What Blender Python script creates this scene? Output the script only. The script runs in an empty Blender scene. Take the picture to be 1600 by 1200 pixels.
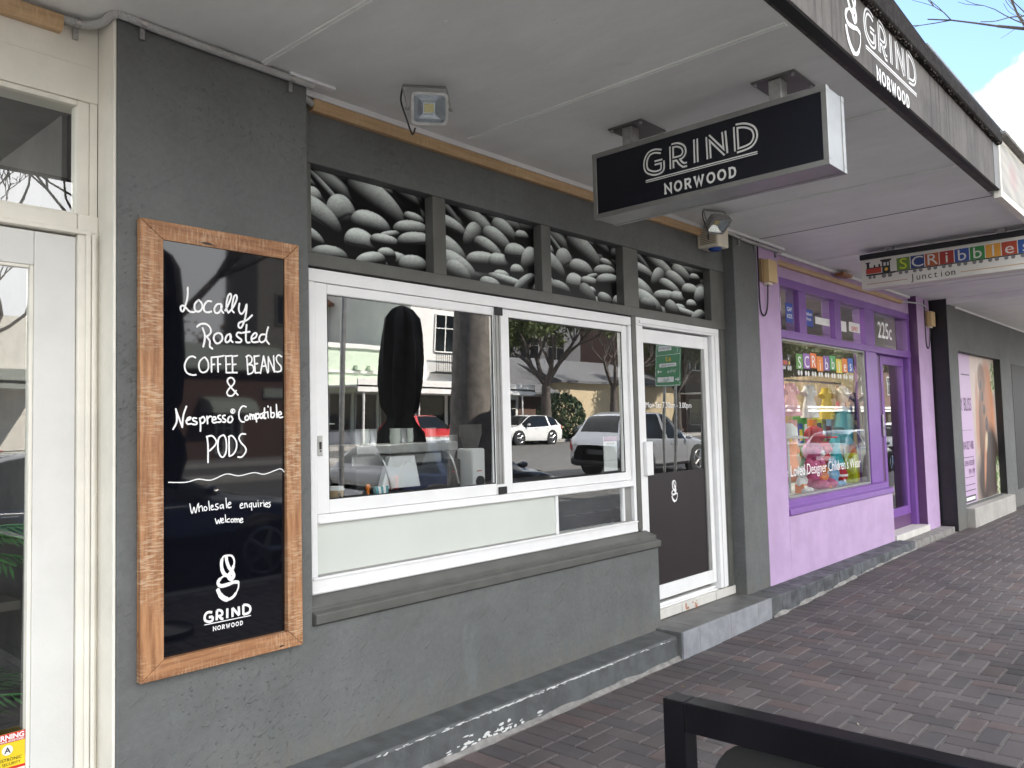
import bpy, math, random
import numpy as np
from mathutils import Vector, Matrix
R = math.radians
SC = bpy.context.scene
COL = SC.collection
rnd = random.Random(7)

# ------------------------------------------------------------------ camera
CAM = Vector((-1.248, -3.065, 1.6))
cr = Vector((0.66903285, -0.74278292, -0.02585667))
cu = Vector((-0.02540958, -0.05762812, 0.99801471))
cf = Vector((0.74279835, 0.66704762, 0.05742891))
cd = bpy.data.cameras.new('camera')
cam = bpy.data.objects.new('camera', cd)
COL.objects.link(cam)
mw = Matrix(((cr.x, cu.x, -cf.x, CAM.x), (cr.y, cu.y, -cf.y, CAM.y), (cr.z, cu.z, -cf.z, CAM.z), (0, 0, 0, 1)))
cam.matrix_world = mw
cd.sensor_width = 36.0
cd.lens = 36.0 * 1272.74 / 1600.0
cd.clip_start = 0.05
cd.clip_end = 2000
SC.camera = cam

CLOUD_DIR = cf + cr * (840 / 1272.74) - cu * (-365 / 1272.74)
CLOUD_DIR.normalize()
# ------------------------------------------------------------------ world, sun, exposure
SUN_DIR = Vector((0.50, 0.866, 0.0)).normalized()
SUN_EL = R(42)
w = bpy.data.worlds.new('World')
SC.world = w
w.use_nodes = True
nt = w.node_tree
nt.nodes.clear()
out = nt.nodes.new('ShaderNodeOutputWorld')
bg = nt.nodes.new('ShaderNodeBackground')
sky = nt.nodes.new('ShaderNodeTexSky')
sky.sky_type = 'NISHITA'
sky.sun_disc = False
sky.sun_elevation = SUN_EL
sky.sun_rotation = math.atan2(SUN_DIR.x, SUN_DIR.y)
sky.air_density = 1.0
sky.dust_density = 0.2
sky.ozone_density = 3.0
tc = nt.nodes.new('ShaderNodeTexCoord')
mp = nt.nodes.new('ShaderNodeMapping')
mp.inputs['Scale'].default_value = (1, 1, 2.2)
mp.inputs['Location'].default_value = (0.36, 0.1, 0.0)
n1 = nt.nodes.new('ShaderNodeTexNoise')
n1.inputs['Scale'].default_value = 2.3
n1.inputs['Detail'].default_value = 8
n1.inputs['Roughness'].default_value = 0.55
rp = nt.nodes.new('ShaderNodeValToRGB')
rp.color_ramp.elements[0].position = 0.50
rp.color_ramp.elements[1].position = 0.58
mixc = nt.nodes.new('ShaderNodeMix')
mixc.data_type = 'RGBA'
mixc.inputs['B'].default_value = (16.8, 17.0, 17.2, 1)
nt.links.new(tc.outputs['Generated'], mp.inputs['Vector'])
nt.links.new(mp.outputs['Vector'], n1.inputs['Vector'])
sx = nt.nodes.new('ShaderNodeSeparateXYZ')
nt.links.new(tc.outputs['Generated'], sx.inputs['Vector'])
b1_ = nt.nodes.new('ShaderNodeMath'); b1_.operation = 'MULTIPLY_ADD'
b1_.inputs[1].default_value = -0.22
nt.links.new(sx.outputs['Y'], b1_.inputs[0]); nt.links.new(n1.outputs['Fac'], b1_.inputs[2])
nt.links.new(b1_.outputs[0], rp.inputs['Fac'])
# one cumulus low over the far end of the street
dp_ = nt.nodes.new('ShaderNodeVectorMath'); dp_.operation = 'DOT_PRODUCT'; dp_.inputs[1].default_value = CLOUD_DIR
nt.links.new(tc.outputs['Generated'], dp_.inputs[0])
n2_ = nt.nodes.new('ShaderNodeTexNoise'); n2_.inputs['Scale'].default_value = 16; n2_.inputs['Detail'].default_value = 6
nt.links.new(tc.outputs['Generated'], n2_.inputs['Vector'])
ma_ = nt.nodes.new('ShaderNodeMath'); ma_.operation = 'MULTIPLY_ADD'; ma_.inputs[1].default_value = .006
nt.links.new(n2_.outputs['Fac'], ma_.inputs[0]); nt.links.new(dp_.outputs['Value'], ma_.inputs[2])
mr_ = nt.nodes.new('ShaderNodeMapRange'); mr_.interpolation_type = 'SMOOTHSTEP'
mr_.inputs['From Min'].default_value = .9985; mr_.inputs['From Max'].default_value = 1.0005
nt.links.new(ma_.outputs[0], mr_.inputs['Value'])
mx_ = nt.nodes.new('ShaderNodeMath'); mx_.operation = 'MAXIMUM'
nt.links.new(rp.outputs['Color'], mx_.inputs[0]); nt.links.new(mr_.outputs[0], mx_.inputs[1])
nt.links.new(mx_.outputs[0], mixc.inputs['Factor'])
nt.links.new(sky.outputs['Color'], mixc.inputs['A'])
nt.links.new(mixc.outputs['Result'], bg.inputs['Color'])
bg.inputs['Strength'].default_value = 0.072
nt.links.new(bg.outputs['Background'], out.inputs['Surface'])

sl = bpy.data.lights.new('sun', 'SUN')
sl.energy = 5.0
sl.angle = R(0.5)
sl.color = (1.0, 0.94, 0.85)
so = bpy.data.objects.new('sun', sl)
COL.objects.link(so)
sd = Vector((SUN_DIR.x * math.cos(SUN_EL), SUN_DIR.y * math.cos(SUN_EL), math.sin(SUN_EL)))
so.rotation_euler = (-sd).to_track_quat('-Z', 'Y').to_euler()
so.location = (0, 0, 30)
SC.view_settings.view_transform = 'Standard'
SC.view_settings.look = 'None'
SC.view_settings.exposure = 2.06
SC.view_settings.gamma = 1.0
SC.cycles.max_bounces = 8
SC.cycles.diffuse_bounces = 4
SC.cycles.transparent_max_bounces = 16
SC.cycles.use_denoising = True
SC.cycles.sample_clamp_indirect = 8.0

# ------------------------------------------------------------------ materials
MATS = {}
def base_mat(name):
    m = bpy.data.materials.new(name)
    m.use_nodes = True
    MATS[name] = m
    nt = m.node_tree
    return m, nt, nt.nodes['Principled BSDF']
def N(nt, t, **kw):
    n = nt.nodes.new(t)
    for k, v in kw.items():
        n.inputs[k.replace('_', ' ')].default_value = v
    return n
def mixrgb(nt, fac, a, b):
    n = nt.nodes.new('ShaderNodeMix'); n.data_type = 'RGBA'
    for key, v in (('Factor', fac), ('A', a), ('B', b)):
        if hasattr(v, 'is_linked'): nt.links.new(v, n.inputs[key])
        elif key == 'Factor': n.inputs[key].default_value = v
        else: n.inputs[key].default_value = (*v, 1)
    return n.outputs['Result']
def ramp(nt, src, p0, p1):
    r = nt.nodes.new('ShaderNodeMapRange'); r.interpolation_type = 'SMOOTHSTEP'
    nt.links.new(src, r.inputs['Value'])
    r.inputs['From Min'].default_value = p0; r.inputs['From Max'].default_value = p1
    return r.outputs['Result']
def coords(nt, scale=(1, 1, 1), rot=(0, 0, 0)):
    t = nt.nodes.new('ShaderNodeTexCoord'); mp = nt.nodes.new('ShaderNodeMapping')
    mp.inputs['Scale'].default_value = scale; mp.inputs['Rotation'].default_value = rot
    nt.links.new(t.outputs['Object'], mp.inputs['Vector'])
    return mp.outputs['Vector']
def noise(nt, vec, scale, detail=6, rough=.6):
    n = nt.nodes.new('ShaderNodeTexNoise')
    n.inputs['Scale'].default_value = scale; n.inputs['Detail'].default_value = detail; n.inputs['Roughness'].default_value = rough
    nt.links.new(vec, n.inputs['Vector'])
    return n.outputs['Fac']
def bump(nt, p, h, strength, dist=.005):
    b = nt.nodes.new('ShaderNodeBump')
    b.inputs['Strength'].default_value = strength; b.inputs['Distance'].default_value = dist
    nt.links.new(h, b.inputs['Height']); nt.links.new(b.outputs['Normal'], p.inputs['Normal'])
    return b
def plain(name, c, rough=.5, metal=0, var=.12, vscale=6, bmp=0, bscale=120, spec=.5, coat=0, scale=(1, 1, 1)):
    m, nt, p = base_mat(name)
    v = coords(nt, scale)
    f = ramp(nt, noise(nt, v, vscale), .3, .7)
    lo = tuple(x * (1 - var) for x in c); hi = tuple(min(1, x * (1 + var)) for x in c)
    nt.links.new(mixrgb(nt, f, lo, hi), p.inputs['Base Color'])
    p.inputs['Roughness'].default_value = rough; p.inputs['Metallic'].default_value = metal
    p.inputs['Specular IOR Level'].default_value = spec
    p.inputs['Coat Weight'].default_value = coat
    p.inputs['Coat Roughness'].default_value = .03
    if bmp: bump(nt, p, noise(nt, v, bscale, 3), bmp, .004)
    return m
def render_wall(name, c, rough=.75, stain=(.55, 1.0)):
    m, nt, p = base_mat(name)
    v = coords(nt)
    big = ramp(nt, noise(nt, v, 1.7, 8, .65), .3, .72)
    fine = ramp(nt, noise(nt, v, 38, 4), .35, .7)
    c1 = mixrgb(nt, big, tuple(x * .74 for x in c), tuple(x * 1.2 for x in c))
    c2 = mixrgb(nt, fine, tuple(x * .90 for x in c), tuple(x * 1.10 for x in c))
    col = mixrgb(nt, .5, c1, c2)
    sp = ramp(nt, noise(nt, v, 90, 2), .70, .76)
    col = mixrgb(nt, sp, col, tuple(min(1, x * 2.0 + .03) for x in c)) if False else col
    n = nt.nodes.new('ShaderNodeMix'); n.data_type = 'RGBA'; n.blend_type = 'MIX'
    mfac = nt.nodes.new('ShaderNodeMath'); mfac.operation = 'MULTIPLY'; mfac.inputs[1].default_value = .35
    nt.links.new(sp, mfac.inputs[0]); nt.links.new(mfac.outputs[0], n.inputs['Factor'])
    nt.links.new(col, n.inputs['A']); n.inputs['B'].default_value = (*[min(1, x * 1.7 + .02) for x in c], 1)
    nt.links.new(n.outputs['Result'], p.inputs['Base Color'])
    scf = ramp(nt, noise(nt, coords(nt, (2.2, 2.2, 1)), 1.5, 9, .72), .56, .74)
    m3 = nt.nodes.new('ShaderNodeMath'); m3.operation = 'MULTIPLY'; m3.inputs[1].default_value = .38; nt.links.new(scf, m3.inputs[0])
    # splash dirt near the footpath
    tz_ = nt.nodes.new('ShaderNodeTexCoord'); sz_ = nt.nodes.new('ShaderNodeSeparateXYZ'); nt.links.new(tz_.outputs['Object'], sz_.inputs[0])
    c5 = mixrgb(nt, m3.outputs[0], n.outputs['Result'], tuple(min(1, x * 1.55 + .012 * (1 + i)) for i, x in enumerate(c)))
    ns_ = noise(nt, coords(nt, (3, 3, 1.2)), 4, 6)
    a5 = nt.nodes.new('ShaderNodeMath'); a5.operation = 'MULTIPLY_ADD'; a5.inputs[1].default_value = .55; nt.links.new(ns_, a5.inputs[0])
    mz_ = nt.nodes.new('ShaderNodeMath'); mz_.operation = 'MULTIPLY'; mz_.inputs[1].default_value = -1; nt.links.new(sz_.outputs['Z'], mz_.inputs[0]); nt.links.new(mz_.outputs[0], a5.inputs[2])
    d5 = ramp(nt, a5.outputs[0], -.12, .14)
    m6 = nt.nodes.new('ShaderNodeMath'); m6.operation = 'MULTIPLY'; m6.inputs[1].default_value = .45; nt.links.new(d5, m6.inputs[0])
    c6 = mixrgb(nt, m6.outputs[0], c5, (.15, .135, .115))
    nt.links.new(c6, p.inputs['Base Color'])
    p.inputs['Roughness'].default_value = rough
    # lumps, trowel drags and a soft unevenness rather than one even grain
    lump = ramp(nt, noise(nt, v, 48, 3, .55), .56, .74)
    mp2 = nt.nodes.new('ShaderNodeMapping'); mp2.inputs['Scale'].default_value = (5, 5, 24)
    nt.links.new(coords(nt, (1, 1, 1), (0, R(35), 0)), mp2.inputs['Vector'])
    drag = ramp(nt, noise(nt, mp2.outputs['Vector'], 1.5, 6, .62), .56, .70)
    wav = noise(nt, v, 7, 4, .5); fine_ = noise(nt, v, 150, 3, .6)
    def mad(x, k, y):
        q = nt.nodes.new('ShaderNodeMath'); q.operation = 'MULTIPLY_ADD'; q.inputs[1].default_value = k
        nt.links.new(x, q.inputs[0])
        if y is None: q.inputs[2].default_value = 0
        else: nt.links.new(y, q.inputs[2])
        return q.outputs[0]
    zone = ramp(nt, noise(nt, v, 1.3, 3), .40, .62)
    lz = nt.nodes.new('ShaderNodeMath'); lz.operation = 'MULTIPLY'; nt.links.new(lump, lz.inputs[0]); nt.links.new(zone, lz.inputs[1])
    hgt = mad(lz.outputs[0], .55, mad(drag, .26, mad(wav, 1.5, mad(fine_, .16, None))))
    bump(nt, p, hgt, .85, .010)
    return m
def wood(name, light, dark, axis, pale):
    m, nt, p = base_mat(name)
    s = {'x': (1.2, 12, 22), 'z': (14, 12, 1.2)}[axis]
    v = coords(nt, s)
    g = ramp(nt, noise(nt, v, 2.6, 9, .72), .34, .66)
    col = mixrgb(nt, g, dark, light)
    # saw marks across the board, worn pale
    v2 = coords(nt, {'x': (55, 3, 9), 'z': (9, 3, 55)}[axis], (0, R(18), 0))
    st = ramp(nt, noise(nt, v2, 2.3, 5, .6), .46, .60)
    pt = ramp(nt, noise(nt, coords(nt), 3.2, 5), .40, .58)
    mu = nt.nodes.new('ShaderNodeMath'); mu.operation = 'MULTIPLY'
    nt.links.new(st, mu.inputs[0]); nt.links.new(pt, mu.inputs[1])
    mu2 = nt.nodes.new('ShaderNodeMath'); mu2.operation = 'MULTIPLY'; mu2.inputs[1].default_value = .62
    nt.links.new(mu.outputs[0], mu2.inputs[0])
    col = mixrgb(nt, mu2.outputs[0], col, pale)
    kn = ramp(nt, noise(nt, coords(nt, {'x': (6, 20, 20), 'z': (20, 20, 6)}[axis]), 1.1, 2), .74, .78)
    col = mixrgb(nt, kn, col, (.03, .012, .006))
    nt.links.new(col, p.inputs['Base Color'])
    p.inputs['Roughness'].default_value = .55
    bump(nt, p, g, .3, .003)
    return m
def glass(name, k=1.5, base=.05, tint=(.93, .95, .95)):
    m = bpy.data.materials.new(name); m.use_nodes = True; MATS[name] = m
    nt = m.node_tree; nt.nodes.clear()
    o = nt.nodes.new('ShaderNodeOutputMaterial'); mx = nt.nodes.new('ShaderNodeMixShader')
    tr = nt.nodes.new('ShaderNodeBsdfTransparent'); tr.inputs['Color'].default_value = (*tint, 1)
    gb = nt.nodes.new('ShaderNodeBump'); gb.inputs['Strength'].default_value = .15; gb.inputs['Distance'].default_value = .0022
    nt.links.new(noise(nt, coords(nt), 2.6, 1, .4), gb.inputs['Height'])
    gl = nt.nodes.new('ShaderNodeBsdfGlossy'); nt.links.new(gb.outputs['Normal'], gl.inputs['Normal']); gl.inputs['Roughness'].default_value = 0.0
    gl.inputs['Color'].default_value = (1, 1, 1, 1)
    fr = nt.nodes.new('ShaderNodeFresnel'); fr.inputs['IOR'].default_value = 1.5
    ma = nt.nodes.new('ShaderNodeMath'); ma.operation = 'MULTIPLY_ADD'; ma.use_clamp = True
    ma.inputs[1].default_value = k; ma.inputs[2].default_value = base
    ge = nt.nodes.new('ShaderNodeNewGeometry'); iv = nt.nodes.new('ShaderNodeMath'); iv.operation = 'SUBTRACT'; iv.inputs[0].default_value = 1.0
    nt.links.new(ge.outputs['Backfacing'], iv.inputs[1])
    mb_ = nt.nodes.new('ShaderNodeMath'); mb_.operation = 'MULTIPLY'
    nt.links.new(fr.outputs[0], ma.inputs[0]); nt.links.new(ma.outputs[0], mb_.inputs[0]); nt.links.new(iv.outputs[0], mb_.inputs[1]); nt.links.new(mb_.outputs[0], mx.inputs[0])
    nt.links.new(tr.outputs[0], mx.inputs[1]); nt.links.new(gl.outputs[0], mx.inputs[2])
    nt.links.new(mx.outputs[0], o.inputs['Surface'])
    return m
def vcol(name, rough=.3, coat=0, bmp=0, spec=.5, grain=0):
    m, nt, p = base_mat(name)
    a = nt.nodes.new('ShaderNodeAttribute'); a.attribute_name = 'Col'
    c = a.outputs['Color']
    if grain:
        v = coords(nt)
        f = noise(nt, v, 160, 4, .8)
        g2 = ramp(nt, noise(nt, v, 2.2, 6), .3, .75)
        n = nt.nodes.new('ShaderNodeMix'); n.data_type = 'RGBA'; n.blend_type = 'MULTIPLY'
        n.inputs['Factor'].default_value = 1.0
        nt.links.new(c, n.inputs['A'])
        mr = nt.nodes.new('ShaderNodeMapRange'); nt.links.new(f, mr.inputs['Value'])
        mr.inputs['From Min'].default_value = .3; mr.inputs['From Max'].default_value = .7
        mr.inputs['To Min'].default_value = 1 - grain; mr.inputs['To Max'].default_value = 1 + grain
        mr2 = nt.nodes.new('ShaderNodeMapRange'); nt.links.new(g2, mr2.inputs['Value'])
        mr2.inputs['To Min'].default_value = .78; mr2.inputs['To Max'].default_value = 1.15
        mm = nt.nodes.new('ShaderNodeMath'); mm.operation = 'MULTIPLY'
        nt.links.new(mr.outputs[0], mm.inputs[0]); nt.links.new(mr2.outputs[0], mm.inputs[1])
        nt.links.new(mm.outputs[0], n.inputs['B'])
        c = n.outputs['Result']
    nt.links.new(c, p.inputs['Base Color'])
    p.inputs['Roughness'].default_value = rough; p.inputs['Coat Weight'].default_value = coat
    p.inputs['Coat Roughness'].default_value = .02
    p.inputs['Specular IOR Level'].default_value = spec
    if bmp: bump(nt, p, noise(nt, coords(nt), 240, 3), bmp, .003)
    return m
def emis(name, c, s):
    m, nt, p = base_mat(name)
    p.inputs['Base Color'].default_value = (*c, 1)
    p.inputs['Emission Color'].default_value = (*c, 1); p.inputs['Emission Strength'].default_value = s
    return m

GREY = (.122, .128, .125)
M = dict(
    render=render_wall('grey_render', GREY),
    trim=plain('grey_trim_paint', (.098, .098, .090), .5, bmp=.25, bscale=60),
    plinth=plain('grey_plinth_paint', (.085, .09, .092), .6, var=.25, vscale=9, bmp=.4, bscale=70),
    white=plain('white_powdercoat', (.80, .80, .80), .35, var=.03),
    alum=plain('grey_aluminium', (.30, .30, .29), .4, .3),
    rubber=plain('black_rubber', (.012, .012, .013), .6),
    cream=plain('cream_paint', (.76, .73, .65), .6, var=.08, vscale=3, bmp=.25, bscale=45),
    creamd=plain('white_door_paint', (.64, .635, .61), .45, var=.05, vscale=3, bmp=.15),
    soffit=plain('soffit_paint', (.84, .835, .815), .7, var=.07, vscale=1.3, bmp=.12, bscale=30),
    lilac=plain('lilac_paint', (.455, .32, .51), .65, var=.07, vscale=4, bmp=.4, bscale=90),
    purple=plain('purple_gloss_paint', (.20, .085, .34), .35, var=.06, bmp=.1),
    purpled=plain('dark_purple_paint', (.11, .045, .13), .5, var=.08),
    black=plain('black_paint', (.012, .012, .014), .35, var=.2),
    blackgl=plain('black_gloss_steel', (.005, .005, .007), .22, var=.3, spec=.3),
    panel=plain('black_board_gloss', (.004, .0045, .007), .03, var=.1, spec=.5),
    signblk=plain('sign_black_face', (.004, .005, .010), .25, var=.1),
    signtop=plain('sign_aluminium', (.30, .30, .29), .38, .75, var=.12, vscale=5),
    galv=plain('galvanised_steel', (.42, .42, .41), .35, .8, var=.2, vscale=20),
    pvc=plain('grey_pvc_conduit', (.42, .42, .41), .45, var=.08),
    chalk=plain('white_paint_marker', (.86, .86, .86), .6, var=.03),
    vinyl=plain('white_vinyl', (.82, .82, .82), .5, var=.02),
    silver=plain('silver_vinyl', (.62, .62, .60), .4, var=.04),
    woodv=wood('reclaimed_wood_vertical', (.46, .235, .11), (.22, .088, .034), 'z', (.60, .45, .30)),
    woodh=wood('reclaimed_wood_horizontal', (.42, .205, .092), (.20, .078, .03), 'x', (.56, .40, .26)),
    batten=wood('pine_batten', (.56, .38, .21), (.44, .28, .14), 'x', (.60, .42, .25)),
    frost=plain('frosted_panel', (.60, .63, .585), .35, var=.03, vscale=1.5),
    brown=plain('brown_door_film', (.018, .0125, .0135), .4, var=.06),
    tile=plain('grey_step_tile', (.12, .12, .118), .5, var=.22, vscale=7, bmp=.1),
    tileedge=plain('step_tile_riser', (.26, .27, .29), .45, var=.15, vscale=11),
    sillt=plain('white_threshold_tile', (.62, .60, .56), .45, var=.08),
    concrete=plain('grey_concrete', (.22, .21, .20), .85, var=.3, vscale=12, bmp=.6, bscale=80),
    chip=plain('chipped_white_paint', (.62, .63, .62), .8, var=.1),
    bluestone=plain('bluestone_kerb', (.075, .08, .088), .65, var=.5, vscale=9, bmp=.5, bscale=50),
    mortar=plain('joint_sand', (.25, .23, .21), .9, var=.3, vscale=8),
    paver=vcol('clay_paver', .62, 0, .5, .45, .28),
    asphalt=plain('asphalt', (.115, .112, .108), .8, var=.2, vscale=3, bmp=.3, bscale=200),
    linep=plain('road_paint', (.70, .70, .68), .7),
    kerbm=plain('concrete_kerb', (.36, .345, .32), .8, var=.12, vscale=4),
    glassw=glass('shop_window_glass', 2.3, .13),
    glassd=glass('door_glass', 1.7, .08),
    glassl=glass('display_window_glass', 1.5, .02),
    glassi=glass('plain_glass', 1.0, .0),
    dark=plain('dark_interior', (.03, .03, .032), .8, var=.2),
    dark2=plain('dim_interior_wall', (.10, .095, .09), .8, var=.2),
    inwall=plain('pale_interior_wall', (.15, .13, .115), .8, var=.25, vscale=2),
    steel=plain('brushed_steel', (.55, .55, .55), .3, .9, var=.1, vscale=14),
    print_=vcol('glossy_print', .32, 0, 0, .16),
    printm=vcol('satin_print', .45, 0),
    flat=vcol('flat_colours', .5),
    tan=plain('tan_plastic', (.60, .43, .22), .5, var=.05),
    ivory=plain('ivory_plastic', (.72, .66, .55), .5, var=.05),
    blue=plain('blue_lens', (.01, .05, .25), .1, coat=.5),
    cable=plain('black_cable', (.012, .011, .012), .5),
    glasslamp=plain('lamp_reflector', (.62, .63, .66), .16, 1.0, var=.04),
    chip_led=plain('led_chip', (.75, .62, .30), .5),
    signcream=plain('cream_sign_face', (.60, .58, .53), .45, var=.05, vscale=3),
    bark=plain('tree_bark', (.085, .07, .06), .9, var=.35, vscale=7, bmp=.8, bscale=25),
    barkp=plain('pale_bark', (.16, .145, .13), .9, var=.3, vscale=9, bmp=.6, bscale=25),
    leaf=plain('green_leaves', (.075, .10, .025), .6, var=.5, vscale=1.2),
    leafo=plain('autumn_leaves', (.30, .13, .02), .6, var=.4, vscale=1.2),
    hedge=plain('hedge_leaves', (.03, .06, .02), .6, var=.4, vscale=2),
    umb=plain('black_canvas', (.007, .007, .008), .8, var=.3, vscale=5),
    whitew=plain('white_painted_wall', (.78, .77, .74), .8, var=.05, vscale=1),
    greenw=plain('pale_green_wall', (.60, .70, .55), .8, var=.05),
    bluew=plain('pale_blue_grey_wall', (.50, .53, .58), .8, var=.05),
    yelloww=plain('tan_wall', (.48, .39, .25), .8, var=.08),
    brickw=plain('brown_brick_wall', (.11, .065, .05), .85, var=.3, vscale=20),
    stonew=plain('grey_stone_tower', (.17, .155, .14), .85, var=.2, vscale=5),
    roofd=plain('dark_slate_roof', (.11, .11, .115), .7, var=.2),
    roofr=plain('rusty_iron_roof', (.24, .10, .06), .7, var=.45, vscale=2.5),
    roofg=plain('grey_green_roof', (.30, .33, .29), .6, var=.1),
    dglass=plain('dark_window_glass', (.010, .012, .014), .10, spec=.35),
    tyre=plain('tyre_rubber', (.014, .014, .015), .8),
    rim=plain('alloy_rim', (.45, .45, .46), .25, .9),
    carw=plain('white_car_paint', (.74, .74, .73), .25, coat=.8, var=.02),
    cars=plain('silver_car_paint', (.42, .43, .45), .28, .5, coat=.8, var=.02),
    carr=plain('red_car_paint', (.52, .012, .016), .25, coat=.8, var=.02),
    carb=plain('dark_blue_car_paint', (.008, .014, .035), .18, coat=1, var=.05),
    redlamp=plain('tail_lamp_red', (.28, .008, .008), .15, coat=.6),
    headl=plain('head_lamp', (.6, .62, .65), .08, coat=.6),
    signgreen=plain('road_sign_green', (.015, .20, .07), .4, var=.04),
    yellow=plain('road_sign_yellow', (.75, .5, .03), .5),
    red=plain('red_vinyl', (.55, .02, .02), .45),
    yellowv=plain('yellow_vinyl', (.80, .58, .02), .45),
    ink=plain('dark_ink', (.02, .02, .02), .5),
    orange=plain('orange_vinyl', (.75, .20, .02), .45),
    bluev=plain('blue_vinyl', (.02, .06, .35), .45),
    plant=plain('palm_leaf', (.07, .20, .06), .45, var=.4),
    brass=plain('brass_pot', (.45, .27, .07), .3, .9),
    paper=plain('white_paper', (.78, .78, .76), .7, var=.02),
)
def soffit_mat():
    m, nt, p = base_mat('soffit_sheet_paint')
    v = coords(nt)
    a = ramp(nt, noise(nt, v, 1.1, 7, .62), .3, .72); b = ramp(nt, noise(nt, coords(nt, (1, .35, 1)), 5, 6, .7), .35, .7)
    c = mixrgb(nt, .5, mixrgb(nt, a, (.69, .70, .675), (.845, .86, .84)), mixrgb(nt, b, (.745, .76, .735), (.845, .86, .84)))
    s = ramp(nt, noise(nt, coords(nt, (1, .5, 1)), 2.7, 9, .75), .64, .74)
    k = nt.nodes.new('ShaderNodeMath'); k.operation = 'MULTIPLY'; k.inputs[1].default_value = .42; nt.links.new(s, k.inputs[0])
    c = mixrgb(nt, k.outputs[0], c, (.46, .42, .36))
    nt.links.new(c, p.inputs['Base Color']); p.inputs['Roughness'].default_value = .6
    bump(nt, p, noise(nt, v, 3.0, 5, .6), .35, .02)
    return m
M['soffit'] = soffit_mat()
def fascia_mat():
    m, nt, p = base_mat('weathered_fascia')
    v = coords(nt)
    big = ramp(nt, noise(nt, v, 2.6, 8, .7), .3, .7)
    col = mixrgb(nt, big, (.050, .042, .037), (.112, .100, .091))
    st = ramp(nt, noise(nt, coords(nt, (22, 1, .9)), 1.0, 5, .65), .46, .66)
    zone = ramp(nt, noise(nt, coords(nt, (1, .1, .3)), 1.15, 2), .38, .52)
    mu = nt.nodes.new('ShaderNodeMath'); mu.operation = 'MULTIPLY'
    nt.links.new(st, mu.inputs[0]); nt.links.new(zone, mu.inputs[1])
    col = mixrgb(nt, mu.outputs[0], col, (.020, .0135, .010))
    nt.links.new(col, p.inputs['Base Color']); p.inputs['Roughness'].default_value = .7
    bump(nt, p, noise(nt, v, 60, 4), .3, .003)
    return m
M['fascia'] = fascia_mat()

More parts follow.
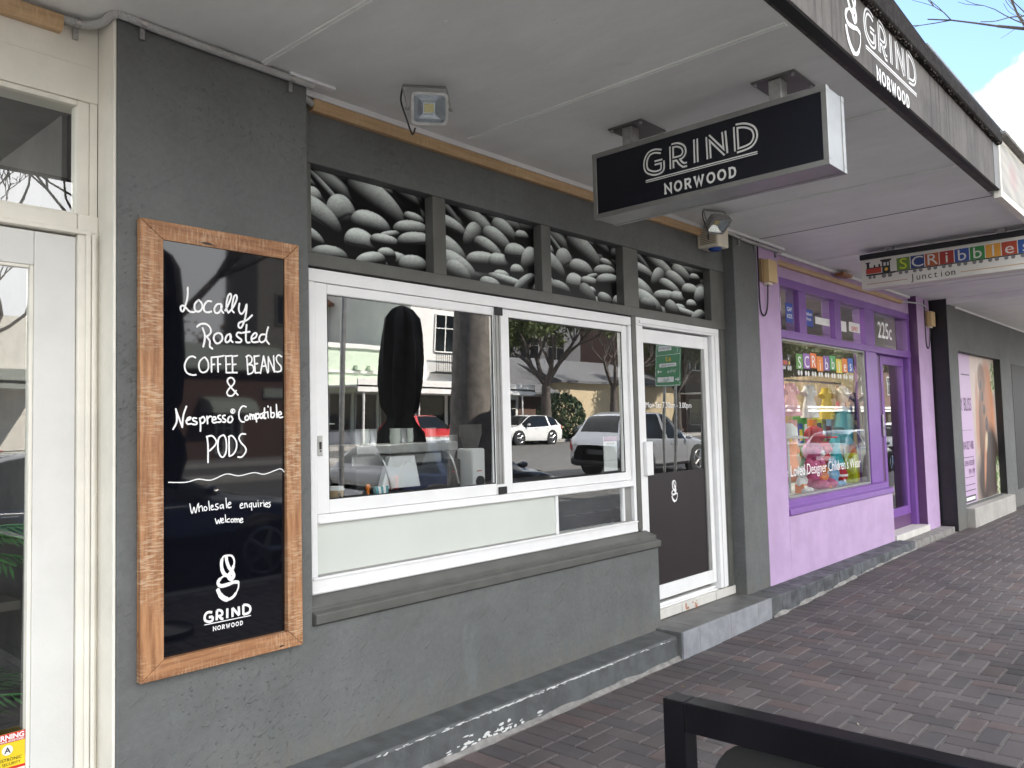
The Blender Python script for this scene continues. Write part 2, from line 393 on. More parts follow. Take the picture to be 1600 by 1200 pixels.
# ------------------------------------------------------------------ builders
OFF = {}
def empty(name, loc, label=None, cat=None, group=None, rot=0.0, local=False):
    o = bpy.data.objects.new(name, None)
    o.empty_display_size = .1
    o.location = loc; o.rotation_euler = (0, 0, rot)
    COL.objects.link(o)
    OFF[o.name] = Vector((0, 0, 0)) if local else Vector(loc)
    tag(o, label, cat, group)
    return o
def tag(o, label=None, cat=None, group=None, kind=None):
    if label: o['label'] = label
    if cat: o['category'] = cat
    if group: o['group'] = group
    if kind: o['kind'] = kind
    return o
class MB:
    def __init__(s): s.v = []; s.f = []; s.c = []
    def add(s, vs, fs, col=None):
        n = len(s.v); s.v += [tuple(p) for p in vs]; s.f += [tuple(n + i for i in f) for f in fs]
        s.c += [col or (1, 1, 1)] * len(vs)
        return s
    def box(s, x0, x1, y0, y1, z0, z1, col=None):
        vs = [(x, y, z) for z in (z0, z1) for y in (y0, y1) for x in (x0, x1)]
        return s.add(vs, [(0, 2, 3, 1), (4, 5, 7, 6), (0, 1, 5, 4), (2, 6, 7, 3), (0, 4, 6, 2), (1, 3, 7, 5)], col)
    def prism(s, poly, axis, a, b, col=None):
        # poly: list of 2-D points in the two other axes (x,z)->axis y ; (y,z)->axis x ; (x,y)->axis z
        def p3(p, t):
            return {'x': (t, p[0], p[1]), 'y': (p[0], t, p[1]), 'z': (p[0], p[1], t)}[axis]
        n = len(poly)
        vs = [p3(p, a) for p in poly] + [p3(p, b) for p in poly]
        fs = [tuple(range(n))[::-1], tuple(range(n, 2 * n))] + [(i, (i + 1) % n, n + (i + 1) % n, n + i) for i in range(n)]
        return s.add(vs, fs, col)
    def hexa(s, lo, hi, col=None):
        vs = list(lo) + list(hi)
        return s.add(vs, [(3, 2, 1, 0), (4, 5, 6, 7), (0, 1, 5, 4), (1, 2, 6, 5), (2, 3, 7, 6), (3, 0, 4, 7)], col)
    def tube(s, pts, r, n=8, caps=True, col=None):
        pts = [Vector(p) for p in pts]
        rr = r if isinstance(r, (list, tuple)) else [r] * len(pts)
        up = None; vs = []
        for i, p in enumerate(pts):
            t = (pts[min(i + 1, len(pts) - 1)] - pts[max(i - 1, 0)])
            if t.length < 1e-9: t = Vector((0, 0, 1))
            t.normalize()
            if up is None:
                up = Vector((0, 0, 1)) if abs(t.z) < .9 else Vector((1, 0, 0))
            a = t.cross(up)
            if a.length < 1e-6: a = t.orthogonal()
            a.normalize(); b = a.cross(t).normalized(); up = b
            for k in range(n):
                an = 2 * math.pi * k / n
                vs.append(p + (a * math.cos(an) + b * math.sin(an)) * rr[i])
        fs = []
        for i in range(len(pts) - 1):
            for k in range(n):
                fs.append((i * n + k, i * n + (k + 1) % n, (i + 1) * n + (k + 1) % n, (i + 1) * n + k))
        if caps:
            fs.append(tuple(range(n))[::-1]); fs.append(tuple((len(pts) - 1) * n + k for k in range(n)))
        return s.add(vs, fs, col)
    def lathe(s, prof, c=(0, 0, 0), n=20, sx=1, sy=1, col=None):
        vs = []
        for r, z in prof:
            for k in range(n):
                a = 2 * math.pi * k / n
                vs.append((c[0] + r * sx * math.cos(a), c[1] + r * sy * math.sin(a), c[2] + z))
        fs = [(i * n + k, i * n + (k + 1) % n, (i + 1) * n + (k + 1) % n, (i + 1) * n + k) for i in range(len(prof) - 1) for k in range(n)]
        fs.append(tuple(range(n))[::-1]); fs.append(tuple((len(prof) - 1) * n + k for k in range(n)))
        return s.add(vs, fs, col)
    def ball(s, c, rx, ry, rz, n=12, m=8, col=None):
        prof = [(max(.001, math.sin(math.pi * i / m)), -math.cos(math.pi * i / m)) for i in range(m + 1)]
        vs = []
        for r, z in prof:
            for k in range(n):
                a = 2 * math.pi * k / n
                vs.append((c[0] + rx * r * math.cos(a), c[1] + ry * r * math.sin(a), c[2] + rz * z))
        fs = [(i * n + k, i * n + (k + 1) % n, (i + 1) * n + (k + 1) % n, (i + 1) * n + k) for i in range(m) for k in range(n)]
        return s.add(vs, fs, col)
    def build(s, name, mat, parent=None, bevel=0, smooth=False, label=None, cat=None, group=None, kind=None, cols=False, seg=2):
        off = OFF.get(parent.name, Vector((0, 0, 0))) if parent else Vector((0, 0, 0))
        me = bpy.data.meshes.new(name)
        me.from_pydata([(p[0] - off.x, p[1] - off.y, p[2] - off.z) for p in s.v], [], s.f)
        if cols:
            at = me.color_attributes.new('Col', 'FLOAT_COLOR', 'POINT')
            at.data.foreach_set('color', np.array([(*c, 1) for c in s.c], dtype=np.float32).ravel())
        me.materials.append(mat)
        o = bpy.data.objects.new(name, me)
        COL.objects.link(o)
        if parent:
            o.parent = parent; OFF[o.name] = off
        if smooth:
            me.shade_smooth()
            me.set_sharp_from_angle(angle=R(40))
        if bevel:
            b = o.modifiers.new('bevel', 'BEVEL'); b.width = bevel; b.segments = seg; b.limit_method = 'ANGLE'; b.angle_limit = R(40)
            b.harden_normals = False
        tag(o, label, cat, group, kind)
        return o
def shear_pane(x0, x1, z0, z1, y, th=.006, tau=1.2):
    """a glass pane hung a touch out of plumb in its frame"""
    zc = (z0 + z1) / 2; t = math.tan(R(tau))
    f = lambda z: y - t * (z - zc)
    mb = MB()
    lo = [(x0, f(z0), z0), (x1, f(z0), z0), (x1, f(z0) + th, z0), (x0, f(z0) + th, z0)]
    hi = [(x0, f(z1), z1), (x1, f(z1), z1), (x1, f(z1) + th, z1), (x0, f(z1) + th, z1)]
    return mb.hexa(lo, hi)
def catmull(pts, k=5):
    if len(pts) < 3: return list(pts)
    closed = pts[0] == pts[-1]
    P = [np.array(p, float) for p in pts]
    out = []
    n = len(P)
    for i in range(n - 1):
        p1, p2 = P[i], P[i + 1]
        p0 = P[i - 1] if i > 0 else (P[n - 2] if closed else p1)
        p3 = P[i + 2] if i + 2 < n else (P[1] if closed else p2)
        for j in range(k):
            t = j / k
            out.append(.5 * ((2 * p1) + (-p0 + p2) * t + (2 * p0 - 5 * p1 + 4 * p2 - p3) * t * t + (-p0 + 3 * p1 - 3 * p2 + p3) * t ** 3))
    out.append(P[-1])
    return [tuple(p) for p in out]
def ribbon(mb, pts, wd, O, U, V, lift=0.0, k=5, smooth=True, caps=True):
    """flat stroke in the plane O + a*U + b*V, normal U x V"""
    O = Vector(O); U = Vector(U); V = Vector(V); Nn = U.cross(V).normalized()
    p = catmull(pts, k) if smooth else list(pts)
    n = len(p); vs = []; fs = []
    for i in range(n):
        a = np.array(p[max(i - 1, 0)]); b = np.array(p[min(i + 1, n - 1)])
        t = b - a; l = np.hypot(*t) or 1; t = t / l
        q = np.array([-t[1], t[0]])
        wv = wd[i * (len(wd) - 1) // max(n - 1, 1)] if isinstance(wd, (list, tuple)) else wd
        if not smooth and 0 < i < n - 1:   # mitre
            d1 = np.array(p[i]) - np.array(p[i - 1]); d2 = np.array(p[i + 1]) - np.array(p[i])
            d1 = d1 / (np.hypot(*d1) or 1); d2 = d2 / (np.hypot(*d2) or 1)
            n1 = np.array([-d1[1], d1[0]]); n2 = np.array([-d2[1], d2[0]]); q = n1 + n2; q = q / (np.hypot(*q) or 1)
            c = max(.4, float(q @ n1)); wv = wv / c
        for sgn in (-1, 1):
            xy = np.array(p[i]) + q * sgn * wv / 2
            vs.append(O + U * float(xy[0]) + V * float(xy[1]) + Nn * (lift + i * 6e-6))
    for i in range(n - 1): fs.append((2 * i, 2 * i + 1, 2 * i + 3, 2 * i + 2))
    mb.add(vs, fs)
    if caps and smooth:
        for e in (0, n - 1):
            wv = wd[0 if e == 0 else -1] if isinstance(wd, (list, tuple)) else wd
            c = p[e]
            ring = [O + U * (c[0] + wv / 2 * math.cos(a)) + V * (c[1] + wv / 2 * math.sin(a)) + Nn * (lift + 4e-4) for a in [i * math.pi / 4 for i in range(8)]]
            mb.add(ring, [tuple(range(8))])
def text(s, size, O, U, V, mat, parent, name='lettering', align='LEFT', sx=1.0, lift=.001, bold=0.0, label=None):
    cu_ = bpy.data.curves.new(name, 'FONT')
    cu_.body = s; cu_.size = size; cu_.align_x = align; cu_.offset = bold
    cu_.fill_mode = 'FRONT'; cu_.resolution_u = 3
    tmp = bpy.data.objects.new(name, cu_)
    COL.objects.link(tmp)
    dg = bpy.context.evaluated_depsgraph_get()
    me = bpy.data.meshes.new_from_object(tmp.evaluated_get(dg))
    bpy.data.objects.remove(tmp); bpy.data.curves.remove(cu_)
    O = Vector(O); U = Vector(U); V = Vector(V); Nn = U.cross(V).normalized()
    mb = MB()
    mb.add([O + U * (v.co.x * sx) + V * v.co.y + Nn * lift for v in me.vertices], [tuple(p.vertices) for p in me.polygons])
    bpy.data.meshes.remove(me)
    if mat is None: return mb
    return mb.build(name, mat, parent, label=label)
def grid_image(name, fn, O, U, V, wd, ht, nx, nz, mat, parent, label=None):
    """a printed flat panel: one vertex per print dot, coloured by fn(u, v) arrays in 0..1"""
    off = OFF.get(parent.name, Vector((0, 0, 0))) if parent else Vector((0, 0, 0))
    u = np.linspace(0, 1, nx); v = np.linspace(0, 1, nz)
    uu, vv = np.meshgrid(u, v)
    col = fn(uu, vv)
    O = np.array(O, float) - np.array(off); U = np.array(U, float); V = np.array(V, float)
    P = O + uu[..., None] * wd * U + vv[..., None] * ht * V
    idx = np.arange(nx * nz).reshape(nz, nx)
    f = np.stack([idx[:-1, :-1], idx[:-1, 1:], idx[1:, 1:], idx[1:, :-1]], -1).reshape(-1, 4)
    me = bpy.data.meshes.new(name)
    me.from_pydata(P.reshape(-1, 3).tolist(), [], f.tolist())
    at = me.color_attributes.new('Col', 'FLOAT_COLOR', 'POINT')
    c4 = np.ones((nx * nz, 4), np.float32); c4[:, :3] = col.reshape(-1, 3)
    at.data.foreach_set('color', c4.ravel())
    me.materials.append(mat)
    o = bpy.data.objects.new(name, me); COL.objects.link(o)
    if parent: o.parent = parent
    if label: o['label'] = label
    return o
X_, Y_, Z_ = (1, 0, 0), (0, 1, 0), (0, 0, 1)
NY = (0, -1, 0)
def smooth01(t): t = max(0, min(1, t)); return t * t * (3 - 2 * t)
def gz(x): return .06 + .085 * smooth01((x - 3.2) / 5.5)
HAND_BIG=[[(257,2191),(256,2154),(248,2121),(240,2098),(231,2098),(229,2112),(238,2118),(251,2110),(267,2097),(285,2098)],[(299,2144),(286,2128),(286,2108),(299,2100),(314,2111),(316,2131),(305,2144),(299,2144)],[(354,2146),(339,2146),(325,2128),(325,2106),(339,2101),(354,2106)],[(395,2140),(379,2137),(367,2118),(373,2102),(389,2107),(399,2128),(396,2139),(397,2117),(406,2105)],[(414,2115),(428,2142),(440,2173),(437,2186),(427,2177),(420,2148),(420,2122),(428,2107)],[(432,2111),(452,2137),(465,2168),(463,2183),(453,2176),(446,2147),(444,2121),(452,2111)],[(477,2150),(474,2124),(484,2108),(499,2122),(509,2150),(507,2116),(498,2077),(484,2051),(472,2056),(478,2072),(509,2084),(534,2107)],[(295,2040),(312,2053),(335,2053),(350,2039),(352,2021),(338,2006),(327,2003)],[(318,2037),(327,2012),(327,1990),(321,1963)],[(333,2005),(348,1988),(348,1966),(359,1958)],[(384,2022),(369,2013),(365,1997),(375,1981),(390,1983),(402,1999),(398,2017),(384,2022)],[(436,2022),(422,2015),(415,1998),(419,1987),(431,1992),(440,2009),(436,2020),(439,1998),(447,1989)],[(486,2029),(470,2030),(464,2018),(474,2009),(486,2001),(480,1991),(461,1990)],[(509,2065),(506,2029),(506,2002),(512,1992),(523,1993)],[(492,2031),(523,2037)],[(533,2008),(550,2016),(556,2030),(546,2033),(533,2019),(531,2004),(539,1995),(561,1998)],[(592,2031),(575,2028),(566,2010),(575,1997),(592,2004),(601,2024)],[(609,2063),(601,2035),(600,2008),(613,1992)]]
HAND_MID=[[(289,1918),(276,1923),(259,1915),(247,1893),(247,1872),(257,1856),(276,1850),(291,1851)],[(323,1920),(308,1906),(303,1885),(311,1865),(326,1862),(341,1875),(342,1901),(332,1918),(323,1920)],[(355,1923),(356,1865)],[(355,1922),(378,1926)],[(355,1894),(368,1895)],[(382,1926),(384,1866)],[(382,1926),(409,1932)],[(383,1896),(394,1897)],[(417,1932),(419,1864)],[(419,1864),(441,1865)],[(417,1930),(441,1934)],[(419,1897),(436,1899)],[(445,1933),(447,1865)],[(447,1865),(466,1866)],[(445,1931),(467,1935)],[(448,1898),(461,1900)],[(510,1936),(515,1861)],[(506,1932),(520,1939),(533,1928),(530,1911),(516,1901)],[(516,1901),(536,1898),(541,1879),(532,1866),(515,1861)],[(543,1938),(548,1868)],[(548,1868),(567,1870)],[(543,1936),(566,1940)],[(545,1904),(559,1907)],[(572,1867),(580,1904),(587,1940)],[(587,1940),(595,1908),(606,1870)],[(577,1896),(597,1899)],[(610,1874),(609,1938)],[(609,1938),(638,1875)],[(638,1875),(634,1943)],[(673,1941),(658,1948),(647,1934),(654,1915),(669,1900),(669,1882),(655,1876),(644,1877)],[(470,1775),(450,1795),(430,1817),(424,1831),(432,1843),(446,1843),(455,1830),(448,1815),(430,1798),(422,1783),(430,1771),(448,1773),(462,1792)],[(201,1640),(214,1665),(215,1692),(211,1717)],[(211,1717),(224,1682),(237,1647)],[(237,1647),(241,1692),(253,1727)],[(251,1671),(268,1678),(270,1685),(259,1682),(253,1668),(259,1659),(273,1660)],[(294,1681),(281,1682),(281,1673),(296,1665),(292,1657),(277,1658)],[(307,1681),(311,1656),(310,1631)],[(309,1678),(322,1687),(329,1674),(322,1663),(310,1662)],[(337,1688),(340,1660)],[(339,1678),(348,1688),(356,1687)],[(360,1674),(375,1677),(371,1686),(362,1683),(360,1668),(367,1663),(378,1665)],[(394,1692),(385,1690),(385,1681),(397,1674),(394,1666),(383,1665)],[(414,1692),(405,1690),(405,1681),(417,1673),(413,1665),(404,1666)],[(437,1688),(428,1681),(427,1666),(439,1664),(447,1675),(443,1686),(437,1688)],[(506,1727),(490,1729),(476,1710),(475,1684),(485,1667),(498,1665)],[(508,1690),(502,1680),(506,1672),(516,1675),(518,1685),(508,1690)],[(524,1697),(526,1675)],[(526,1689),(533,1695),(537,1676)],[(537,1688),(543,1695),(547,1676)],[(551,1699),(554,1665)],[(553,1693),(562,1699),(567,1689),(562,1680),(554,1679)],[(581,1699),(572,1695),(570,1684),(578,1680),(584,1693),(585,1680)],[(591,1722),(591,1682),(597,1680)],[(585,1703),(600,1704)],[(606,1706),(608,1682)],[(607,1730),(608,1727)],[(620,1725),(622,1683)],[(622,1699),(634,1703),(638,1693),(632,1683),(622,1683)],[(647,1737),(650,1683)],[(656,1693),(671,1697),(667,1706),(657,1702),(656,1689),(664,1682),(677,1684)],[(338,1609),(342,1570),(342,1507)],[(336,1608),(359,1611),(376,1591),(371,1573),(348,1552)],[(402,1612),(386,1598),(384,1558),(393,1532),(407,1526),(419,1549),(419,1589),(411,1610),(402,1612)],[(431,1606),(432,1529)],[(429,1606),(445,1609),(463,1585),(462,1555),(448,1534),(432,1528)],[(504,1615),(485,1615),(475,1599),(485,1580),(503,1561),(505,1543),(488,1523),(470,1523)]]
HAND_SMALL=[[(268,1351),(277,1313),(285,1337),(292,1314),(300,1346)],[(303,1350),(306,1318)],[(306,1333),(316,1339),(321,1319)],[(345,1355),(349,1319)],[(354,1329),(364,1333),(359,1338),(354,1331),(358,1320),(368,1322)],[(384,1341),(375,1340),(376,1332),(386,1326),(380,1319),(372,1321)],[(404,1337),(394,1333),(395,1322),(404,1327),(406,1337),(408,1320)],[(418,1361),(421,1323)],[(426,1333),(439,1337),(435,1344),(426,1335),(429,1322),(441,1324)],[(481,1325),(491,1329),(488,1335),(480,1328),(482,1316),(494,1317)],[(500,1334),(501,1316)],[(501,1329),(508,1334),(513,1316)],[(531,1333),(521,1327),(522,1317),(531,1321),(531,1332),(532,1303)],[(538,1332),(542,1316),(551,1319),(551,1333),(553,1315)],[(560,1332),(563,1314)],[(559,1340),(560,1339)],[(571,1331),(573,1315)],[(572,1326),(581,1330)],[(587,1330),(589,1314)],[(586,1338),(586,1337)],[(595,1320),(605,1323),(601,1329),(593,1321),(597,1311),(606,1314)],[(617,1329),(609,1326),(617,1318),(614,1310),(606,1309)],[(373,1284),(380,1263),(386,1278),(391,1263),(396,1284)],[(399,1273),(407,1276),(404,1282),(398,1276),(401,1265),(410,1267)],[(415,1295),(418,1266)],[(433,1278),(424,1275),(424,1266),(434,1265)],[(456,1277),(458,1261)],[(458,1272),(463,1275),(467,1261)],[(467,1271),(474,1274),(476,1260)],[(480,1266),(491,1269),(487,1275),(480,1269),(482,1258),(493,1260)],[(332,1335),(335,1333),(338,1329),(338,1324),(335,1320),(332,1319),(328,1321),(326,1325),(326,1330),(328,1334),(332,1335)],[(446,1276),(449,1275),(451,1271),(451,1267),(449,1264),(445,1263),(442,1264),(440,1268),(440,1272),(442,1275),(446,1276)],[(448,1718),(453,1716),(456,1712),(456,1707),(453,1702),(447,1700),(442,1702),(439,1707),(439,1712),(442,1716),(448,1718)],[(445,1705),(445,1713),(450,1712),(446,1709),(450,1705)],[(184,1439),(251,1435),(302,1444),(355,1437),(419,1457),(475,1447),(542,1456),(591,1447),(662,1465),(684,1451)]]
CUP=[[(0.241,1.0),(0.138,0.983),(0.092,0.874),(0.103,0.713),(0.161,0.586),(0.276,0.511),(0.351,0.454)],[(0.241,1.0),(0.351,0.971),(0.408,0.833),(0.356,0.661),(0.259,0.529),(0.322,0.437),(0.391,0.511),(0.351,0.621),(0.276,0.718),(0.218,0.874),(0.207,0.989)],[(0.328,0.552),(0.184,0.557),(0.04,0.477),(0.006,0.391),(0.086,0.328),(0.259,0.339),(0.402,0.368),(0.517,0.345)],[(0.517,0.345),(0.5,0.201),(0.385,0.04),(0.236,0.0),(0.098,0.08),(0.017,0.207),(0,0.282)]]
GRIND=[[(0.16,0.213),(0.095,0.231),(0.038,0.218),(0.005,0.161),(0.012,0.091),(0.063,0.053),(0.121,0.043),(0.165,0.061),(0.168,0.13)],[(0.168,0.13),(0.092,0.13)],[(0.256,0.044),(0.258,0.233)],[(0.258,0.233),(0.314,0.229),(0.363,0.197),(0.373,0.151),(0.343,0.119),(0.265,0.119)],[(0.309,0.116),(0.336,0.073),(0.364,0.048),(0.396,0.048)],[(0.481,0.234),(0.479,0.042)],[(0.594,0.044),(0.591,0.225)],[(0.591,0.225),(0.739,0.049)],[(0.739,0.049),(0.729,0.23)],[(0.832,0.047),(0.83,0.242)],[(0.83,0.242),(0.91,0.228),(0.973,0.185),(0.988,0.118),(0.945,0.062),(0.832,0.047)]]

def inline_letters(mb, O, U, V, L, wd, lift=.001, k=6):
    for s in GRIND:
        p = catmull(s, k) if len(s) > 4 else list(s)
        ribbon(mb, [(a * L, b * L) for a, b in p], wd, O, U, V, lift + rnd.random() * 3e-4, smooth=False)
def solid_letters(mb, O, U, V, L, wd):
    for s in GRIND:
        p = catmull(s, 6) if len(s) > 4 else list(s)
        ribbon(mb, [(a * L, b * L) for a, b in p], wd, O, U, V, .001 + rnd.random() * 3e-4, smooth=False)
SLAB = {'N': [[(0, 0), (0, 1), (.8, 0), (.8, 1)], [(-.15, 0), (.18, 0)], [(.62, 1), (.96, 1)], [(-.15, 1), (.1, 1)]],
        'O': [[(.45 + .45 * math.sin(t), .5 + .52 * math.cos(t)) for t in [i * math.pi / 9 for i in range(19)]]],
        'R': [[(.08, 0), (.08, 1), (.5, 1), (.68, .9), (.7, .7), (.6, .52), (.45, .46), (.08, .46)], [(.4, .46), (.72, 0), (.86, 0)], [(-.08, 0), (.26, 0)], [(-.06, 1), (.1, 1)]],
        'W': [[(.05, 1), (.32, 0), (.6, .9), (.88, 0), (1.15, 1)], [(-.1, 1), (.22, 1)], [(.98, 1), (1.3, 1)]],
        'D': [[(.08, 0), (.08, 1), (.4, 1), (.66, .86), (.76, .5), (.66, .14), (.4, 0), (.08, 0)], [(-.08, 0), (.1, 0)], [(-.08, 1), (.1, 1)]]}
ADV = {'N': 1.22, 'O': 1.28, 'R': 1.16, 'W': 1.58, 'D': 1.1}
def slab_word(mb, word, O, U, V, x0, z0, width, h, wd):
    tot = sum(ADV[c] for c in word) - .3
    k = width / tot; x = x0
    for c in word:
        for s in SLAB[c]:
            ribbon(mb, [(x + a * k * .92, z0 + b * h) for a, b in s], wd, O, U, V, .001 + rnd.random() * 3e-4, smooth=False)
        x += ADV[c] * k
def cup_logo(mb, O, U, V, h, wd):
    for i, s in enumerate(CUP):
        ww = [wd * .6, wd, wd * 1.15, wd, wd * .6] if i < 3 else [wd * .5, wd * .9, wd * 1.5, wd * 1.2, wd * .4]
        ribbon(mb, [(a * h, b * h) for a, b in s], ww, O, U, V, .001 + i * 3e-4, k=7)
def logo_words(mb, O, U, V, L, inline=True, lw=None):
    if inline: inline_letters(mb, O, U, V, L, .0262 * L / .6)
    else: solid_letters(mb, O, U, V, L, lw or .04 * L)
    ribbon(mb, [(0, 0), (L, 0)], .006 * L / .6 if inline else .018 * L, O, U, V, .001, smooth=False)
    if inline: ribbon(mb, [(0, -.015 * L), (L, -.015 * L)], .004 * L / .6, O, U, V, .001, smooth=False)
    slab_word(mb, 'NORWOOD', O, U, V, .185 * L, -.147 * L, .635 * L, .072 * L, .0175 * L)

def inline_cut(O, U, V, L, mat, parent):
    m_ = MB(); inline_letters(m_, O, U, V, L, .0082 * L / .6, .0017); m_.build('letter_inline', mat, parent)

# ------------------------------------------------------------------ structure: ground
pv = MB(); seeds = random.Random(3)
def brick(x0, x1, y0, y1):
    g = .0033; c = .0055
    x0 += g; x1 -= g; y0 += g; y1 -= g
    z = gz((x0 + x1) / 2) + seeds.uniform(-.0012, .0012)
    sl = seeds.uniform(-.002, .002); sm = seeds.uniform(-.004, .004) * .5
    def zz(x, y): return z + (x - (x0 + x1) / 2) * (sl + (gz(x1) - gz(x0)) / (x1 - x0)) + (y - (y0 + y1) / 2) * sm
    t = seeds.random()
    if t < .14: b = (.112, .084, .083)
    elif t < .55: b = (.096, .083, .084)
    elif t < .85: b = (.090, .076, .079)
    else: b = (.080, .071, .075)
    k = seeds.uniform(.86, 1.12); k *= 1 - .62 * math.exp(-(((x0 + x1) / 2 - 4.52) / .36) ** 2 - (((y0 + y1) / 2 + 2.03) / .24) ** 2); b = (b[0] * k * .99, b[1] * k * 1.0, b[2] * k)  # random tone, then a soft shadow at the right edge put into the colour
    o = [(x0, y0), (x1, y0), (x1, y1), (x0, y1)]; i = [(x0 + c, y0 + c), (x1 - c, y0 + c), (x1 - c, y1 - c), (x0 + c, y1 - c)]
    vs = [(*p, zz(*p)) for p in i] + [(*p, zz(*p) - c * .9) for p in o] + [(*p, zz(*p) - .016) for p in o]
    fs = [(0, 1, 2, 3)] + [(4 + k, 4 + (k + 1) % 4, (k + 1) % 4, k) for k in range(4)] + [(8 + k, 8 + (k + 1) % 4, 4 + (k + 1) % 4, 4 + k) for k in range(4)]
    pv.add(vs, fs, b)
BW, YS = .1124, -.433
x = -3.0
while x < 16:
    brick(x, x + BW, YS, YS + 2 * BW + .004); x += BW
nx_, ny_ = int(19 / BW), int(3.8 / BW)
for i in range(nx_):
    for j in range(ny_):
        X0 = -3.0 + i * BW; Y1 = YS - j * BW
        if Y1 - BW < -4.25: continue
        m = (i - (ny_ - j)) % 4
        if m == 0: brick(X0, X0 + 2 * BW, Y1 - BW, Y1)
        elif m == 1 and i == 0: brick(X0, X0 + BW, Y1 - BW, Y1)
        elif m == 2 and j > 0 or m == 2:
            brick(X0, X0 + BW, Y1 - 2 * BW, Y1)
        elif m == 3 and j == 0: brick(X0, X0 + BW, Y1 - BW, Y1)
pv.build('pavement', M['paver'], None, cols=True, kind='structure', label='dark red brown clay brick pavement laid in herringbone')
jb = MB()
xs = [-40, -3] + [3.2 + i * .5 for i in range(12)] + [16, 90]
for a, b in zip(xs[:-1], xs[1:]):
    lo = -.0088
    jb.add([(a, -4.3, gz(a) + lo), (b, -4.3, gz(b) + lo), (b, .3, gz(b) + lo), (a, .3, gz(a) + lo)], [(0, 1, 2, 3)])
jb.build('pavement_bed', M['mortar'], None, kind='structure', label='sandy joint bed under the brick pavement')
gp = MB(); gp.add([(16.01, -4.28, .145), (90, -4.28, .145), (90, -.08, .145), (16.01, -.08, .145)], [(0, 1, 2, 3)], (.12, .10, .10))
gp.add([(-40, -4.28, .06), (-3.01, -4.28, .06), (-3.01, -.08, .06), (-40, -.08, .06)], [(0, 1, 2, 3)], (.12, .10, .10))
gp.build('far_pavement', M['paver'], None, cols=True, kind='structure', label='continuation of the brick pavement along the shops')
rd = MB(); rd.add([(-400, -400, -.08), (400, -400, -.08), (400, 60, -.08), (-400, 60, -.08)], [(0, 1, 2, 3)])
rd.build('road', M['asphalt'], None, kind='structure', label='grey asphalt road')
kb = MB(); kb.box(-60, 90, -4.48, -4.3, -.2, .065); kb.box(-60, 120, -24.7, -24.5, -.2, .065)
kb.build('kerb', M['kerbm'], None, bevel=.02, kind='structure', label='concrete kerb beside the road')
fp = MB(); fp.add([(-60, -27.5, .058), (120, -27.5, .058), (120, -24.7, .058), (-60, -24.7, .058)], [(0, 1, 2, 3)])
fp.build('opposite_pavement', M['concrete'], None, kind='structure', label='footpath across the road')
lm = MB()
for i in range(30):
    lm.box(-50 + i * 6, -47.5 + i * 6, -14.6, -14.45, -.079, -.075)
lm.build('road_marking', M['linep'], None, kind='structure', label='broken white centre line on the road')
lt = MB(); lr = random.Random(77)
for i in range(90):
    x = lr.uniform(.6, 9.5); y = -lr.uniform(.1, 3.2) ** 1.0; z = gz(x) + .0025 + lr.uniform(0, .004); s = lr.uniform(.004, .016); a = lr.uniform(0, 6.28)
    if i % 3 == 0: c = (.20, .12, .05)
    elif i % 3 == 1: c = (.30, .27, .22)
    else: c = (.11, .07, .035)
    if i % 9 == 0: c = (.55, .54, .50); s *= .6
    ca, sa = math.cos(a), math.sin(a)
    lt.add([(x + s * 1.6 * ca, y + s * 1.6 * sa, z + .002), (x - s * .5 * sa, y + s * .5 * ca, z + .005), (x - s * 1.6 * ca, y - s * 1.6 * sa, z), (x + s * .5 * sa, y - s * .5 * ca, z)], [(0, 1, 2), (0, 2, 3)], c)
lt.build('leaf_litter', vcol('dry_litter', .9), None, cols=True, kind='stuff', label='dry leaf fragments scattered on the brick pavement')
md = MB(); md.prism([(8.5, -18.9), (14.6, -18.9), (15.2, -18.5), (15.2, -18.1), (14.6, -17.7), (8.5, -17.7)], 'z', -.2, .06)
md.build('traffic_island', M['kerbm'], None, bevel=.02, kind='structure', label='raised concrete traffic island in the road')

# ------------------------------------------------------------------ coffee shop
CO = empty('coffee_shop', (2.6, 0, 0), 'charcoal painted coffee shop front with white framed servery window and glass door', 'shop')
H = 3.2
mb = MB(); mb.prism([(0, 0), (3.633, 0), (3.633, .772), (.830, .772), (.830, H + .06), (0, H + .06)], 'y', 0, .26); mb.build('front_wall', M['render'], CO, bevel=.006)
mb = MB(); mb.box(4.94, 5.372, 0, .5, gz(5), H + .06); mb.build('pilaster', M['render'], CO, bevel=.006)
# sill: sloped top, nose, drip
mb = MB(); mb.prism([(.2, .888), (.098, .882), (.020, .856), (.014, .850), (.016, .833), (.004, .829), (-.020, .824), (-.023, .819), (-.022, .781), (.004, .7735), (.2, .7735)], 'x', .834, 3.636)
mb.build('sill', M['trim'], CO, bevel=.003)
pl = MB(); pl.prism([(.0, .02), (-.174, .02), (-.169, .194), (-.160, .208), (.0, .222)], 'x', -.0, 3.562)
pl_o = pl.build('plinth', M['plinth'], CO, bevel=.004)
